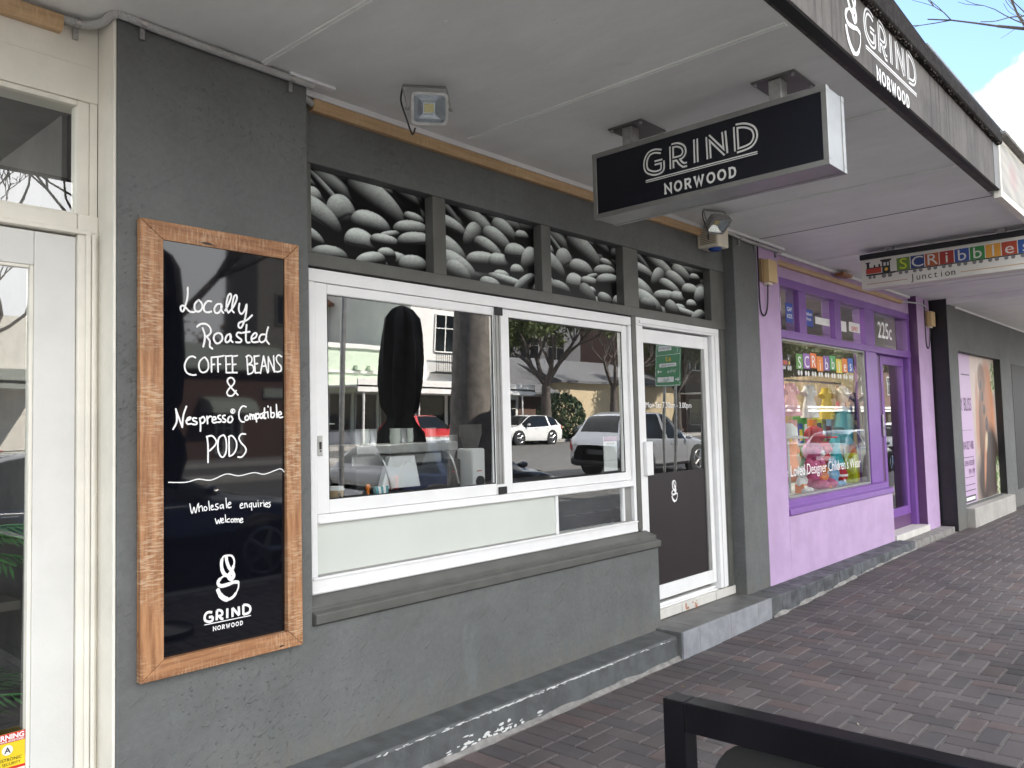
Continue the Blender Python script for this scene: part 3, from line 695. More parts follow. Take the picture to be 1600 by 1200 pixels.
# chipped paint along the plinth arris and its foot
cb = MB(); cr_ = random.Random(5)
for i in range(300):
    x = cr_.gauss(2.25, .62)
    if x < .9 or x > 3.5 or (cr_.random() > .55 and math.sin(x * 9) > .2): continue
    d = abs(cr_.gauss(0, .0035)); s = cr_.uniform(.006, .030); h = cr_.uniform(.0012, .0040)
    z = .2005 - d; yv = -.1708; n = cr_.randint(6, 9); a0 = cr_.random() * 6
    if z > .194: yv = -.169 + (z - .194) / .014 * .009 - .0022
    cb.add([(x + s * math.cos(a0 + 6.28 * k / n) * cr_.uniform(.5, 1), yv - i * 2e-6, z + h * math.sin(a0 + 6.28 * k / n) * cr_.uniform(.4, 1)) for k in range(n)], [tuple(range(n))])
for i in range(46):
    x = cr_.gauss(1.72, .20); z = abs(cr_.gauss(0, .020)) + .078
    s = cr_.uniform(.006, .034); h = cr_.uniform(.003, .012); n = 11; a0 = cr_.random() * 6
    cb.add([(x + s * math.cos(a0 + 6.28 * k / n) * cr_.uniform(.4, 1), -.1752 - i * 2e-6, z + h * math.sin(a0 + 6.28 * k / n) * cr_.uniform(.4, 1)) for k in range(n)], [tuple(range(n))])
cb.build('chipped_edge', M['chip'], pl_o, kind='stuff')
fm = MB(); n = 150; vs = []
for i in range(n + 1):
    x = 3.562 * i / n; r1 = .013 + .006 * math.sin(i * .37) * math.sin(i * .11) + cr_.uniform(-.002, .002)
    vs += [(x, -.170, .054), (x, -.182 - r1 * 1.1, .055), (x, -.1785 - r1 * .45, .06 + r1 * .55), (x, -.1755, .062 + r1 * 1.15), (x, -.168, .06 + r1 * 1.1)]
fm.add(vs, [(i * 5 + k, (i + 1) * 5 + k, (i + 1) * 5 + k + 1, i * 5 + k + 1) for i in range(n) for k in range(4)])
fm.build('mortar_fillet', M['concrete'], pl_o, smooth=True)
# upper beam over the recess
mb = MB(); mb.box(.832, 4.938, .100, .45, 2.948, H + .05)
mb.box(.832, 4.938, .094, .45, 2.868, 2.9475)
mb.build('lintel', M['render'], CO, bevel=.004)
fr = MB()
fr.box(.832, 4.938, .096, .2, 2.385, 2.448)           # rail under the transoms
for a, b in ((.832, .915), (1.680, 1.772), (2.582, 2.672), (3.470, 3.655), (4.715, 4.938)):
    fr.box(a, b, .1, .22, 2.4485, 2.8675)
fr.box(3.545, 3.600, .098, .2, .892, 2.3845)           # post between window and door
fr.box(4.822, 4.938, .106, .24, .3025, 2.3845)           # jamb against the right pilaster
fr.box(4.850, 4.905, .1005, .1055, .3025, 2.3845)
fr.build('timber_frame', M['trim'], CO, bevel=.004)
# printed transom panels
def vnoise(rs, u, v, n):
    g = rs.rand(n + 2, n + 2); x = np.clip(u, 0, .9999) * n; y = np.clip(v, 0, .9999) * n
    i = x.astype(int); j = y.astype(int); fx = x - i; fy_ = y - j
    fx = fx * fx * (3 - 2 * fx); fy_ = fy_ * fy_ * (3 - 2 * fy_)
    return (g[j, i] * (1 - fx) + g[j, i + 1] * fx) * (1 - fy_) + (g[j + 1, i] * (1 - fx) + g[j + 1, i + 1] * fx) * fy_
def beans_fn(beans, seed):
    """a black and white print of roasted beans, painted back to front"""
    rs = np.random.RandomState(seed)
    back = []
    for k in range(34):
        back.append((rs.rand() * 1.05, .30 + .75 * rs.rand(), rs.uniform(.12, .22), rs.uniform(.07, .12), rs.uniform(-1.2, .5), 1, rs.uniform(.12, .5)))
    def fn(u, v):
        g = np.full(u.shape, .003)
        tex = .5 * vnoise(rs, u, v, 90) + .3 * vnoise(rs, u, v, 45) + .2 * vnoise(rs, u, v, 20)
        st = vnoise(rs, (u * .4 + v * .1) % 1, v, 60)
        low_ = [(.06 + .16 * k + rs.uniform(-.04, .04), rs.uniform(-.02, .13), rs.uniform(.16, .24), rs.uniform(.09, .14), rs.uniform(-.7, .6), 0, rs.uniform(.7, 1.2)) for k in range(7)]
        for q_, (cx, cy, rx, ry, an, bl, br) in enumerate(back + low_[::2] + beans + low_[1::2]):
            rx *= 1.22; ry *= 1.25
            du = (u - cx) * 1.92; dv = (v - cy)
            ca, sa = math.cos(an), math.sin(an)
            p = (du * ca + dv * sa) / rx; q = (-du * sa + dv * ca) / ry
            bend = .10 * p * p if q_ % 3 else 0
            q = q + bend
            r2 = np.abs(p) ** 2.3 + np.abs(q) ** 2.3
            nz = np.sqrt(np.clip(1 - r2, 0, 1))
            m = min(rx, ry); NU = (p * ca / rx - q * sa / ry) * m; NV = (p * sa / rx + q * ca / ry) * m
            lit = np.clip(1.02 * NV - .18 * NU + .30 * nz - .10, 0, 1) ** 1.9
            s = br * lit * .80
            if not bl:
                s = s * (.72 + .56 * tex)
                if q_ % 3 == 1: s = s * (1 - .85 * np.exp(-((q - .12 * np.sin(p * 2.5)) / .07) ** 2) * (np.abs(p) < .85))
            s = s + .003
            al = np.clip((1 - r2) / (.45 if bl else .055), 0, 1)
            sh = np.clip((1.25 - (np.abs(p) ** 2 + np.abs(q + .18) ** 2)) / .5, 0, 1)   # printed contact dark round each bean
            g = g * (1 - .75 * sh * (not bl)) 
            g = g * (1 - al) + s * al
        g = np.clip(g, 0, .75)
        return np.stack([g * .95, g * 1.02, g * .98], -1)
    return fn
def bl(lst, ox, oy, sx, sy):
    r = []
    for t in lst:
        cx, cy, rx, ry, an = t[:5]; b = len(t) > 5
        r.append(((cx - ox(cy)) / sx, 1 - (cy - oy(cx)) / sy, rx / sx * 1.92, ry / sy, -R(an) * .75 if abs(an) > 1 else 0, b, .8 if b else 1.25))
    return r
B1 = [(390, 215, 34, 34, 0, 1), (30, 190, 46, 30, 30, 1), (670, 300, 90, 52, 30, 1), (190, 235, 125, 66, 35, 1), (520, 250, 50, 30, 20, 1), (50, 300, 54, 68, -10),
      (470, 350, 180, 105, 38), (150, 260, 130, 26, 48), (230, 420, 80, 120, -20), (420, 490, 112, 80, 10), (720, 460, 64, 40, 10), (90, 430, 130, 95, 40), (700, 535, 112, 58, -8),
      (540, 560, 64, 26, -20), (350, 610, 90, 85, 15), (40, 535, 75, 46, 30), (510, 605, 84, 45, 0), (740, 625, 122, 62, -8), (520, 690, 54, 40, -5), (460, 735, 60, 28, 15)]
B2 = [(950, 400, 90, 30, 50, 1), (1230, 440, 64, 34, 25, 1), (1360, 490, 52, 48, 20, 1), (1460, 500, 48, 62, 0, 1), (1120, 470, 112, 62, 35), (950, 490, 90, 55, 20), (1300, 530, 78, 64, 40),
      (1090, 560, 48, 90, 35), (1420, 560, 42, 38, 0), (1250, 590, 88, 66, 35), (950, 650, 85, 75, 40), (1190, 640, 84, 56, 30), (1150, 710, 92, 54, -5), (1260, 730, 62, 58, 0), (1380, 680, 72, 64, 5),
      (1480, 740, 58, 92, 20), (990, 750, 104, 78, 30), (1380, 790, 42, 42, 0), (1270, 810, 48, 34, 0), (1310, 850, 112, 34, 8), (1030, 830, 60, 20, 10)]
b1 = bl(B1, lambda y: 5, lambda x: 95 + (x - 5) / 797 * 215, 797, 545)
b2 = bl(B2, lambda y: 880, lambda x: 330 + (x - 880) / 625 * 160, 625, 450)
for (a, b, bb, sd_) in ((.915, 1.680, b1, 1), (1.772, 2.582, b2, 2), (2.672, 3.470, [(c[0] * .95, c[1], *c[2:]) for c in b1], 3), (3.655, 4.715, [(c[0] * .98 + .02, c[1], *c[2:]) for c in b2], 4)):
    bk = MB(); bk.box(a, b, .163, .17, 2.449, 2.867); p_ = bk.build('transom_panel', M['black'], CO)
    grid_image('coffee_bean_print', beans_fn(bb, sd_), (a + .002, .1615, 2.450), X_, Z_, b - a - .004, .415, 240, 124, M['print_'], p_)

# servery window
SW = MB()
SW.box(.897, 3.541, .100, .2, 2.314, 2.375)        # head
SW.box(.897, .930, .1005, .2, .960, 2.3135)        # left jamb
SW.box(3.508, 3.541, .1005, .2, .960, 2.3135)
SW.box(.897, 3.541, .099, .2, .883, .9595)         # bottom rail
SW.box(.9305, 3.5075, .0985, .19, 1.196, 1.240)    # transom rail
sw = SW.build('service_window', M['white'], CO, bevel=.004)
lip = MB(); lip.box(.9, 3.538, .0925, .0984, .948, .9585); lip.box(.9, 3.538, .0945, .0984, .888, .896); lip.box(.935, 3.505, .091, .098, 1.2, 1.209); lip.build('drip_edge', M['white'], sw, bevel=.002)
mb = MB()
mb.box(.932, 1.000, .106, .138, 1.2415, 2.3125); mb.box(2.132, 2.196, .106, .138, 1.2415, 2.3125)
mb.box(1.0005, 2.1315, .107, .138, 2.264, 2.3120); mb.box(1.0005, 2.1315, .107, .138, 1.2417, 1.304)
mb.build('sash', M['white'], sw, bevel=.004)
mb = MB(); mb.box(2.134, 2.194, .1025, .1055, 1.30, 2.265); mb.box(2.150, 2.158, .098, .102, 1.3, 2.265); mb.box(2.176, 2.184, .098, .102, 1.3, 2.265); mb.build('sash_interlock', M['alum'], sw)
for za, zb in ((2.266, 2.313), (1.243, 1.285)):
    mb = MB(); mb.box(2.140, 2.205, .092, .1022, za, zb); mb.build('interlock_block', M['rubber'], sw, bevel=.003)
mb = MB()
mb.box(2.206, 2.282, .1185, .150, 1.2416, 2.3126); mb.box(3.448, 3.5070, .119, .150, 1.2416, 2.3126)
mb.box(2.2825, 3.4475, .120, .150, 2.266, 2.3122); mb.box(2.2825, 3.4475, .120, .150, 1.2418, 1.296)
mb.build('sash', M['white'], sw, bevel=.004)
shear_pane(1.0002, 2.1318, 1.304, 2.264, .122).build('glass_pane', M['glassw'], sw)
shear_pane(2.2822, 3.4478, 1.2962, 2.2658, .136).build('glass_pane', M['glassw'], sw)
gk = MB(); gk.box(1.0, 2.132, .112, .1155, 2.2575, 2.264); gk.box(1.0, 2.132, .112, .1155, 1.304, 1.310); gk.box(2.125, 2.1318, .112, .1155, 1.31, 2.2575); gk.box(1.0, 1.0065, .112, .1155, 1.31, 2.2575)
gk.box(2.2822, 3.448, .124, .1275, 2.259, 2.266); gk.box(2.2822, 3.448, .124, .1275, 1.296, 1.303); gk.box(3.441, 3.448, .124, .1275, 1.303, 2.259)
gk.build('glazing_seal', M['rubber'], sw)
mb = MB(); mb.box(.936, .962, .100, .1055, 1.508, 1.600); lk = mb.build('lock', M['galv'], sw, bevel=.002)
mb = MB(); mb.box(.944, .954, .097, .0998, 1.538, 1.572); mb.tube([(.949, .099, 1.53), (.949, .096, 1.53)], .004); mb.build('keyhole', M['rubber'], lk)
mb = MB(); mb.box(.9305, 2.655, .116, .126, .9605, 1.1955); mb.build('frosted_panel', M['frost'], sw)
for xa_, xb_, ya_ in ((2.6555, 2.682, .1055), (3.392, 3.412, .112)): mb = MB(); mb.box(xa_, xb_, ya_, .14, .9605, 1.1955); mb.build('lower_mullion', M['white'], sw, bevel=.002)
mb = MB(); mb.box(3.4125, 3.5075, .125, .135, .9605, 1.1955); mb.build('lower_infill', M['alum'], sw)
shear_pane(2.6825, 3.3915, .9605, 1.1955, .126).build('glass_pane', M['glassd'], sw)
mb = MB(); mb.box(.936, 3.50, .1085, .1155, .9606, .969); mb.build('panel_bead', M['alum'], sw)

# door
DF = MB()
DF.box(3.602, 4.820, .100, .2, 2.325, 2.384)
DF.box(3.602, 3.690, .1005, .2, .312, 2.3245); DF.box(4.700, 4.820, .1005, .2, .312, 2.3245)
DF.box(4.742, 4.778, .0915, .1000, .312, 2.3245); DF.box(3.64, 4.78, .0912, .0995, 2.340, 2.366)
DF.build('door_frame', M['white'], CO, bevel=.004)
dl = MB()
dl.box(3.6915, 3.718, .132, .172, .362, 2.312); dl.box(4.632, 4.690, .132, .172, .362, 2.312)
dl.box(3.7185, 4.6315, .133, .171, 2.212, 2.3118); dl.box(3.7185, 4.6315, .133, .171, .3622, .462)
door = dl.build('door', M['white'], CO, bevel=.003)
mb = MB(); mb.box(3.7185, 4.6315, .146, .152, .4622, 1.262); mb.build('door_film', M['brown'], door)
shear_pane(3.7185, 4.6315, 1.2622, 2.2118, .147).build('door_glass', M['glassd'], door)
mb = MB(); mb.box(4.585, 4.6315, .136, .1455, .463, 2.21); mb.build('door_stop', M['alum'], door)
mb = MB(); cup_logo(mb, (4.075, .1455, 1.045), X_, Z_, .152, .0125); mb.build('cup_emblem', M['vinyl'], door)
text('Mon-Sat 7.30am - 3.00pm', .060, (3.735, .132, 1.742), X_, Z_, M['vinyl'], door, 'opening_hours', sx=1.05)
mb = MB(); mb.box(3.640, 3.722, .070, .0985, 1.262, 1.500); mb.build('push_plate', M['white'], door, bevel=.004)
th = MB(); th.box(3.638, 4.936, .098, .3, .2362, .302); th_o = th.build('threshold', M['sillt'], CO, bevel=.004)
mb = MB(); mb.box(3.638, 4.80, .128, .3, .3025, .3115); mb.box(3.69, 4.70, .15, .19, .3117, .330); mb.build('aluminium_sill', M['white'], th_o, bevel=.002)
for xx in (4.08, 4.60):
    mb = MB(); mb.box(xx, xx + .003, .0965, .0979, .238, .301); mb.build('tile_joint', M['concrete'], th_o)
rs_ = random.Random(9); M['rust'] = plain('rust_stain', (.42, .15, .06), .8)
for cx in (4.16, 4.27):
    mb = MB()
    for k in range(9):
        x = cx + rs_.uniform(-.030, .030); z = rs_.uniform(.243, .285); s_ = rs_.uniform(.005, .012)
        mb.add([(x + s_ * math.cos(a) * rs_.uniform(.5, 1), .0974 - k * 1e-5, z + s_ * 1.5 * math.sin(a) * rs_.uniform(.5, 1)) for a in [i * 1.05 for i in range(6)]], [tuple(range(6))])
    mb.build('rust_stain', M['rust'], th_o)
st = MB(); st.box(3.566, 4.936, -.195, .3, .04, .2325); st_o = st.build('step', M['tile'], CO, bevel=.003)
mb = MB(); mb.box(3.563, 4.918, -.2125, -.1955, .03, .2345); mb.build('step_riser', M['tileedge'], st_o, bevel=.002)
for xx in (3.78, 4.23, 4.68):
    mb = MB(); mb.box(xx, xx + .003, -.2138, -.2127, .06, .233); mb.box(xx, xx + .003, -.194, .097, .2327, .2334); mb.build('tile_joint', M['concrete'], st_o)
mb = MB(); mb.box(4.920, 5.13, -.208, -.001, .04, .234); mb.build('plinth_end', M['plinth'], CO, bevel=.006)
# room behind
rm = MB()
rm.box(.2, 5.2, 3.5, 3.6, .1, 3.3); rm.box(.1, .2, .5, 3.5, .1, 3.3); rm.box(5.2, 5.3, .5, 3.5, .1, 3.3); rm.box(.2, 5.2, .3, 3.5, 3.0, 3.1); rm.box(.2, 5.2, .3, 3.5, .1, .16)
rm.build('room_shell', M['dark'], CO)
mb = MB(); mb.box(1.2, 3.2, 1.0, 1.06, 2.94, 2.985); mb.build('tube_light', emis('lit_servery_tube', (1.0, .96, .88), 14), CO)

# ------------------------------------------------------------------ hand-lettered board
BO = empty('menu_board', (.412, -.03, .721), 'tall black hand lettered board in a rustic orange timber frame on the charcoal pilaster', 'sign')
x0, x1, z0, z1 = .070, .757, .718, 2.434
i0, i1, j0, j1 = .158, .686, .786, 2.363
f = -.034
def board(poly, m, nm):
    mb = MB(); mb.prism(poly, 'y', f, -.003); return mb.build(nm, m, BO, bevel=.0025)
e = .0008
board([(x0, z0 + e), (i0, j0 + e), (i0, j1 - e), (x0, z1 - e)], M['woodv'], 'frame_board')
board([(i1, j0 + e), (x1, z0 + e), (x1, z1 - e), (i1, j1 - e)], M['woodv'], 'frame_board')
board([(x0 + e, z1), (i0 + e, j1), (i1 - e, j1), (x1 - e, z1)], M['woodh'], 'frame_board')
board([(x0 + e, z0), (x1 - e, z0), (i1 - e, j0), (i0 + e, j0)], M['woodh'], 'frame_board')
T = math.tan(R(.75))
zc = (j0 + j1) / 2
mb = MB(); fy = lambda z: -.017 - T * (z - zc)
mb.hexa([(i0, fy(j0), j0), (i1, fy(j0), j0), (i1, -.002, j0), (i0, -.002, j0)], [(i0, fy(j1), j1), (i1, fy(j1), j1), (i1, -.002, j1), (i0, -.002, j1)])
mb.build('black_panel', M['panel'], BO)
Vt = (0, -T, 1.0)
for nm, data, wd in (('lettering', HAND_BIG, .0078), ('lettering', HAND_MID, .0068), ('lettering', HAND_SMALL, .0040)):
    mb = MB()
    for i, s in enumerate(data):
        ribbon(mb, [((a * .001 * 1.0), (b * .001 - zc)) for a, b in s], wd, (0, -.017, zc), X_, Vt, .0012 + (i % 5) * 1e-4)
    mb.build(nm, M['chalk'], BO)
mb = MB(); cup_logo(mb, (.384, fy(.96), .960), X_, Vt, .173, .013); mb.build('cup_emblem', M['vinyl'], BO)
mb = MB(); logo_words(mb, (.329, fy(.876), .8775), X_, Vt, .199, False, .0098); mb.build('shop_name', M['vinyl'], BO)

# ------------------------------------------------------------------ cream shop at the left
CS = empty('cream_shop', (-.6, .15, 0), 'cream painted timber shop front with glazed door at the left edge', 'shop')
mb = MB(); mb.box(-.012, -.0005, .004, .152, 0, H + .05); mb.box(-.085, -.012, .140, .3, 0, 2.455); mb.build('door_casing', M['cream'], CS, bevel=.005)
mb = MB(); mb.box(-.060, -.042, .128, .1395, .05, 2.38); mb.box(-.040, -.026, .122, .1395, .05, 2.38); mb.box(-3, -.042, .128, .1395, 2.376, 2.394); mb.build('moulding', M['cream'], CS, bevel=.004)
mb = MB(); mb.box(-3, -.012, .150, .32, 2.895, H + .1); mb.box(-3, -.012, .1475, .1495, 3.030, 3.033); mb.box(-.0395, -.012, .153, .3, 2.456, 2.894); mb.build('fascia_beam', M['cream'], CS, bevel=.003)
mb = MB(); mb.box(-3, -.086, .145, .3, 2.375, 2.452); mb.build('transom_rail', M['cream'], CS, bevel=.004)
mb = MB(); mb.box(-.0835, -.040, .158, .22, 2.4565, 2.8945); mb.box(-3, -.0840, .158, .22, 2.874, 2.8945); mb.box(-3, -.084, .16, .22, 2.4525, 2.462)
tw = mb.build('transom_window', M['cream'], CS, bevel=.004)
mb = MB(); mb.box(-3, -.0838, .182, .188, 2.462, 2.874); mb.build('glass_pane', M['glassd'], tw)
mb = MB(); mb.box(-.228, -.0865, .155, .2, .12, 2.368); mb.box(-1.2, -.2285, .155, .2, 2.242, 2.368); mb.box(-1.2, -.2285, .155, .2, .12, .474)
dr = mb.build('door', M['creamd'], CS, bevel=.004)
mb = MB(); mb.box(-.2415, -.2285, .1575, .195, .474, 2.242); mb.box(-1.2, -.242, .1575, .195, 2.230, 2.242); mb.box(-1.2, -.242, .1575, .195, .474, .482); mb.build('glazing_bead', M['cream'], dr, bevel=.003)
shear_pane(-1.2, -.2418, .482, 2.230, .180, tau=.8).build('glass_pane', M['glassd'], dr)
mb = MB(); mb.box(-.470, -.2425, .163, .1645, .4825, .605); sk = mb.build('security_sticker', M['yellowv'], dr)
mb = MB(); mb.box(-.470, -.2425, .1615, .1628, .5735, .605); mb.box(-.470, -.2425, .1615, .1628, .4825, .4905); mb.build('red_band', M['red'], sk)
text('WARNING', .0235, (-.2455, .1612, .5850), X_, Z_, M['vinyl'], sk, 'lettering', 'RIGHT', bold=.0008)
text('24 HOUR MONITORED', .0085, (-.2455, .1612, .5762), X_, Z_, M['vinyl'], sk, 'lettering', 'RIGHT', bold=.0002)
text('AUSTRONIC', .015, (-.252, .1625, .5120), X_, Z_, M['ink'], sk, 'lettering', 'RIGHT')
text('SECURITY', .013, (-.256, .1625, .4975), X_, Z_, M['ink'], sk, 'lettering', 'RIGHT')
mb = MB(); mb.add([(-.297 + .017 * math.cos(a), .1624, .549 + .017 * math.sin(a)) for a in [i * .3142 for i in range(20)]], [tuple(range(20))]); mb.build('emblem_disc', M['vinyl'], sk)
text('A', .028, (-.297, .1620, .5395), X_, Z_, M['ink'], sk, 'lettering', 'CENTER', bold=.0005)
mb = MB(); mb.box(-3, -1.2, .15, .3, 0, 2.37); mb.build('shop_wall', M['cream'], CS)
mb = MB(); mb.box(-3.2, -.02, 3, 3.1, 0, 3.2); mb.box(-.02, .0, .5, 3, 0, 3.2); mb.box(-3.2, 0, .3, 3, 2.95, 3.05); mb.box(-3.2, 0, .3, 3.1, -.02, .06); mb.build('room_shell', M['dark2'], CS)
mb = MB(); mb.box(-1.6, -.3, 1.3, 1.36, 2.86, 2.90); mb.build('tube_light', emis('lit_shop_tube', (1.0, .97, .92), 10), CS)

# ------------------------------------------------------------------ canopies over the pavement
def yin(x): return -1.760 - max(0, min(1, (x - 1.0) / 4.4)) * .090
C1 = empty('canopy', (1.2, -.9, 3.2), 'grey soffited canopy over the coffee shop with weathered dark fascia', 'canopy')
mb = MB(); mb.box(-4, 5.38, -1.80, .30, 3.2, 3.26)
ns = random.Random(11)
for i in range(70):
    x = ns.choice([.9, 1.2, 1.5, 2.2, 2.5, 2.8, 3.4, 3.8, 4.1, 4.7, 5.0]) + ns.uniform(-.015, .015); y = -ns.choice([.25, .55, .85, 1.15, 1.45]) + ns.uniform(-.03, .03)
    mb.lathe([(.001, -.0025), (.006, -.0015), (.008, 0)], (x, y, 3.2), 6)
mb.build('soffit', M['soffit'], C1)
for xx in (-.66, .60, 1.870, 3.120, 4.405):
    cs = MB(); cs.box(xx - .021, xx + .021, -1.79, -.001 if xx > .83 else -.032, 3.1915, 3.1995)
    cs.box(xx - .008, xx + .008, -1.79, -.032, 3.188, 3.1914)
    cs.build('cover_strip', M['soffit'], C1, bevel=.002)
mb = MB(); mb.box(5.376, 5.384, -1.8, -.02, 3.1975, 3.201); mb.build('soffit_joint', M['black'], C1)
# dark steel edge beam: inner edge tapers slightly to the outer line
mb = MB()
mb.hexa([(-4, -1.868, 3.196), (5.255, -1.868, 3.196), (5.255, yin(5.3), 3.196), (-4, yin(-4), 3.196)], [(-4, -1.868, 3.262), (5.255, -1.868, 3.262), (5.255, yin(5.3), 3.262), (-4, yin(-4), 3.262)])
mb.build('edge_beam', M['rubber'], C1, bevel=.003)
mb = MB(); mb.box(-4, 5.255, -1.874, -1.80, 3.2, 3.510); fas = mb.build('fascia', M['fascia'], C1, bevel=.003)
mb = MB(); mb.box(5.10, 5.254, -1.8765, -1.8745, 3.2, 3.508); mb.build('end_plate', plain('pale_grey_paint', (.17, .17, .17), .6, var=.1), C1)
mb = MB(); mb.prism([(-1.80, 3.511), (-1.900, 3.512), (-1.910, 3.522), (-1.910, 3.592), (-1.900, 3.600), (-1.80, 3.600)], 'x', -4, 1.0)
mb.prism([(-1.80, 3.511), (-1.900, 3.512), (-1.910, 3.522), (-1.910, 3.592), (-1.900, 3.600), (-1.80, 3.600)], 'x', 1.0, 3.7)
mb.prism([(-1.80, 3.511), (-1.900, 3.512), (-1.910, 3.522), (-1.910, 3.592), (-1.900, 3.600), (-1.80, 3.600)], 'x', 3.7, 5.24)
mb.v = [(x, y, z + (.18 if x <= 1.0 and z > 3.55 else 0)) for x, y, z in mb.v]
gut = mb.build('gutter', plain('tarred_gutter', (.024, .021, .020), .9, var=.4, vscale=30, bmp=.8, bscale=60, spec=.15), C1, bevel=.004)
mb = MB()
for i in range(240):     # leaf litter hanging under the gutter edge
    x = ns.uniform(.8, 5.2); r = ns.uniform(.002, .006)
    mb.ball((x, -1.890 + ns.uniform(-.012, .012), 3.512 - ns.uniform(-.001, .006)), r * 1.6, r, r, 5, 3)
mb.build('leaf_litter', M['bark'], gut, kind='stuff')
mb = MB(); L = .772
logo_words(mb, (2.548, -1.8745, 3.312), X_, (0, 0, 1), L)
mb.build('shop_name', M['vinyl'], fas); inline_cut((2.548, -1.8745, 3.312), X_, Z_, L, M['fascia'], fas)
mb = MB(); cup_logo(mb, (2.30, -1.8745, 3.222), X_, Z_, .345, .020); mb.build('cup_emblem', M['vinyl'], fas)
mb = MB(); mb.box(-4, 5.2, -1.799, 0, 3.511, 3.56); mb.build('roof_deck', M['galv'], C1)

C2 = empty('canopy', (7.5, -.9, 3.2), 'grey soffited canopy over the lilac shop with pale painted fascia', 'canopy')
mb = MB(); mb.box(5.386, 10.61, -1.83, .30, 3.2, 3.26); mb.build('soffit', M['soffit'], C2)
for xx in (6.72, 8.0, 9.3):
    mb = MB(); mb.box(xx - .02, xx + .02, -1.82, -.01, 3.192, 3.1995); mb.build('cover_strip', M['soffit'], C2, bevel=.002)
mb = MB(); mb.box(5.262, 10.61, -1.882, -1.832, 3.150, 3.590)
def fpic(u, v):
    rs = np.random.RandomState(4); a = np.zeros(u.shape)
    for k in range(26):
        a += np.sin(u * rs.uniform(10, 90) + v * rs.uniform(4, 30) + rs.uniform(0, 6))
    a = a / 9
    b = np.stack([.34 + .10 * a, .31 + .09 * a, .26 + .07 * a], -1)
    p = np.clip(1 - ((u - .075) / .035) ** 2 - ((v - .5) / .35) ** 2, 0, 1)[..., None]
    return np.clip(b * (1 - .6 * p) + p * .6 * np.array([.36, .17, .16]), 0, 1)
f2 = mb.build('fascia', M['cream'], C2, bevel=.003)
grid_image('faded_picture', fpic, (5.30, -1.8835, 3.20), X_, Z_, 5.2, .36, 200, 24, M['printm'], f2)
mb = MB(); mb.box(5.262, 10.61, -1.93, -1.832, 3.591, 3.62); mb.build('capping', M['concrete'], C2, bevel=.006)
mb = MB(); mb.box(5.30, 10.61, -1.8, 0, 3.60, 3.66); mb.build('roof_deck', M['galv'], C2)

C3 = empty('canopy', (14, -.9, 3.1), 'lower white edged canopy over the dark shop at the far right', 'canopy')
mb = MB(); mb.box(10.615, 24, -2.0, .3, 3.135, 3.26); mb.build('soffit', M['soffit'], C3)
mb = MB(); mb.box(10.58, 10.612, -1.95, -.205, 3.120, 3.275); mb.build('bulkhead', M['white'], C3)
mb = MB(); mb.box(10.62, 24, -2.05, -2.0, 3.09, 3.55); mb.build('fascia', M['white'], C3)

# white trim along the wall head, pine battens, conduits
T1 = empty('ceiling_trim', (.8, 0, 3.17), 'white plaster trim strip at the top of the coffee shop front', 'trim')
mb = MB(); mb.box(.834, 4.936, .064, .0995, 3.168, 3.1995); mb.box(.72, .96, -.042, -.004, 3.1855, 3.1998); mb.build('strip', M['white'], T1, bevel=.003)
T2 = empty('ceiling_trim', (7, 0, 3.17), 'white trim strip at the top of the lilac shop front', 'trim')
mb = MB(); mb.box(5.84, 9.95, .062, .0985, 3.170, 3.1995); mb.box(4.60, 5.90, -.030, -.002, 3.176, 3.1990); mb.build('strip', M['white'], T2, bevel=.003)
for nm, x0, x1, ya, yb, z0, z1, lb in (('timber_batten', .905, 4.575, .052, .0995, 3.108, 3.160, 'long pine batten under the canopy above the coffee bean panels'),
                                       ('timber_batten', -3.0, -.150, .104, .1495, 3.125, 3.182, 'pine batten above the cream shop, ending at the conduit'),
                                       ('timber_batten', 5.84, 9.62, .050, .0985, 3.070, 3.112, 'pine batten above the lilac shop windows')):
    mb = MB(); mb.prism([(ya, z1), (ya, z0 + .018), (ya + .014, z0), (yb, z0), (yb, z1)], 'x', x0, x1); tag(mb.build(nm, M['batten'], None, bevel=.002), lb, 'batten', 'pine battens under the canopy')
mb = MB(); mb.box(7.36, 7.62, -.03, .06, 3.138, 3.170); tag(mb.build('timber_block', M['woodh'], None, bevel=.003), 'small brown timber block under the canopy above the lilac shop', 'block')
def conduit(name, pts, r, lb, mat='pvc', ribs=True):
    pts = [Vector(p) for p in pts]
    sm = [Vector(p) for p in catmull([tuple(p) for p in pts], 10)] if len(pts) > 2 else pts
    # resample and ripple the radius: corrugated pipe
    d = [0]
    for a, b in zip(sm[:-1], sm[1:]): d.append(d[-1] + (b - a).length)
    step = .0035 if ribs else .02; n = int(d[-1] / step); P = []; rr = []; j = 0
    for i in range(n + 1):
        s = d[-1] * i / n
        while j < len(d) - 2 and d[j + 1] < s: j += 1
        t = (s - d[j]) / max(1e-9, d[j + 1] - d[j]); P.append(sm[j].lerp(sm[j + 1], t)); rr.append(r * (1.05 if i % 2 else .93) if ribs else r)
    o = empty(name, P[0], lb, 'conduit')
    m_ = MB(); m_.tube(P, rr, 10); m_.build('pipe', M[mat], o, smooth=not ribs)
    return o
c1 = conduit('conduit', [(-.20, .128, 3.168), (-.14, .126, 3.176), (-.07, .110, 3.174), (-.035, .05, 3.176), (-.02, -.012, 3.190), (.03, -.026, 3.190), (.15, -.0245, 3.184), (.50, -.0245, 3.178), (.845, -.0245, 3.176)], .0155, 'corrugated grey conduit bending round the top of the charcoal pilaster')
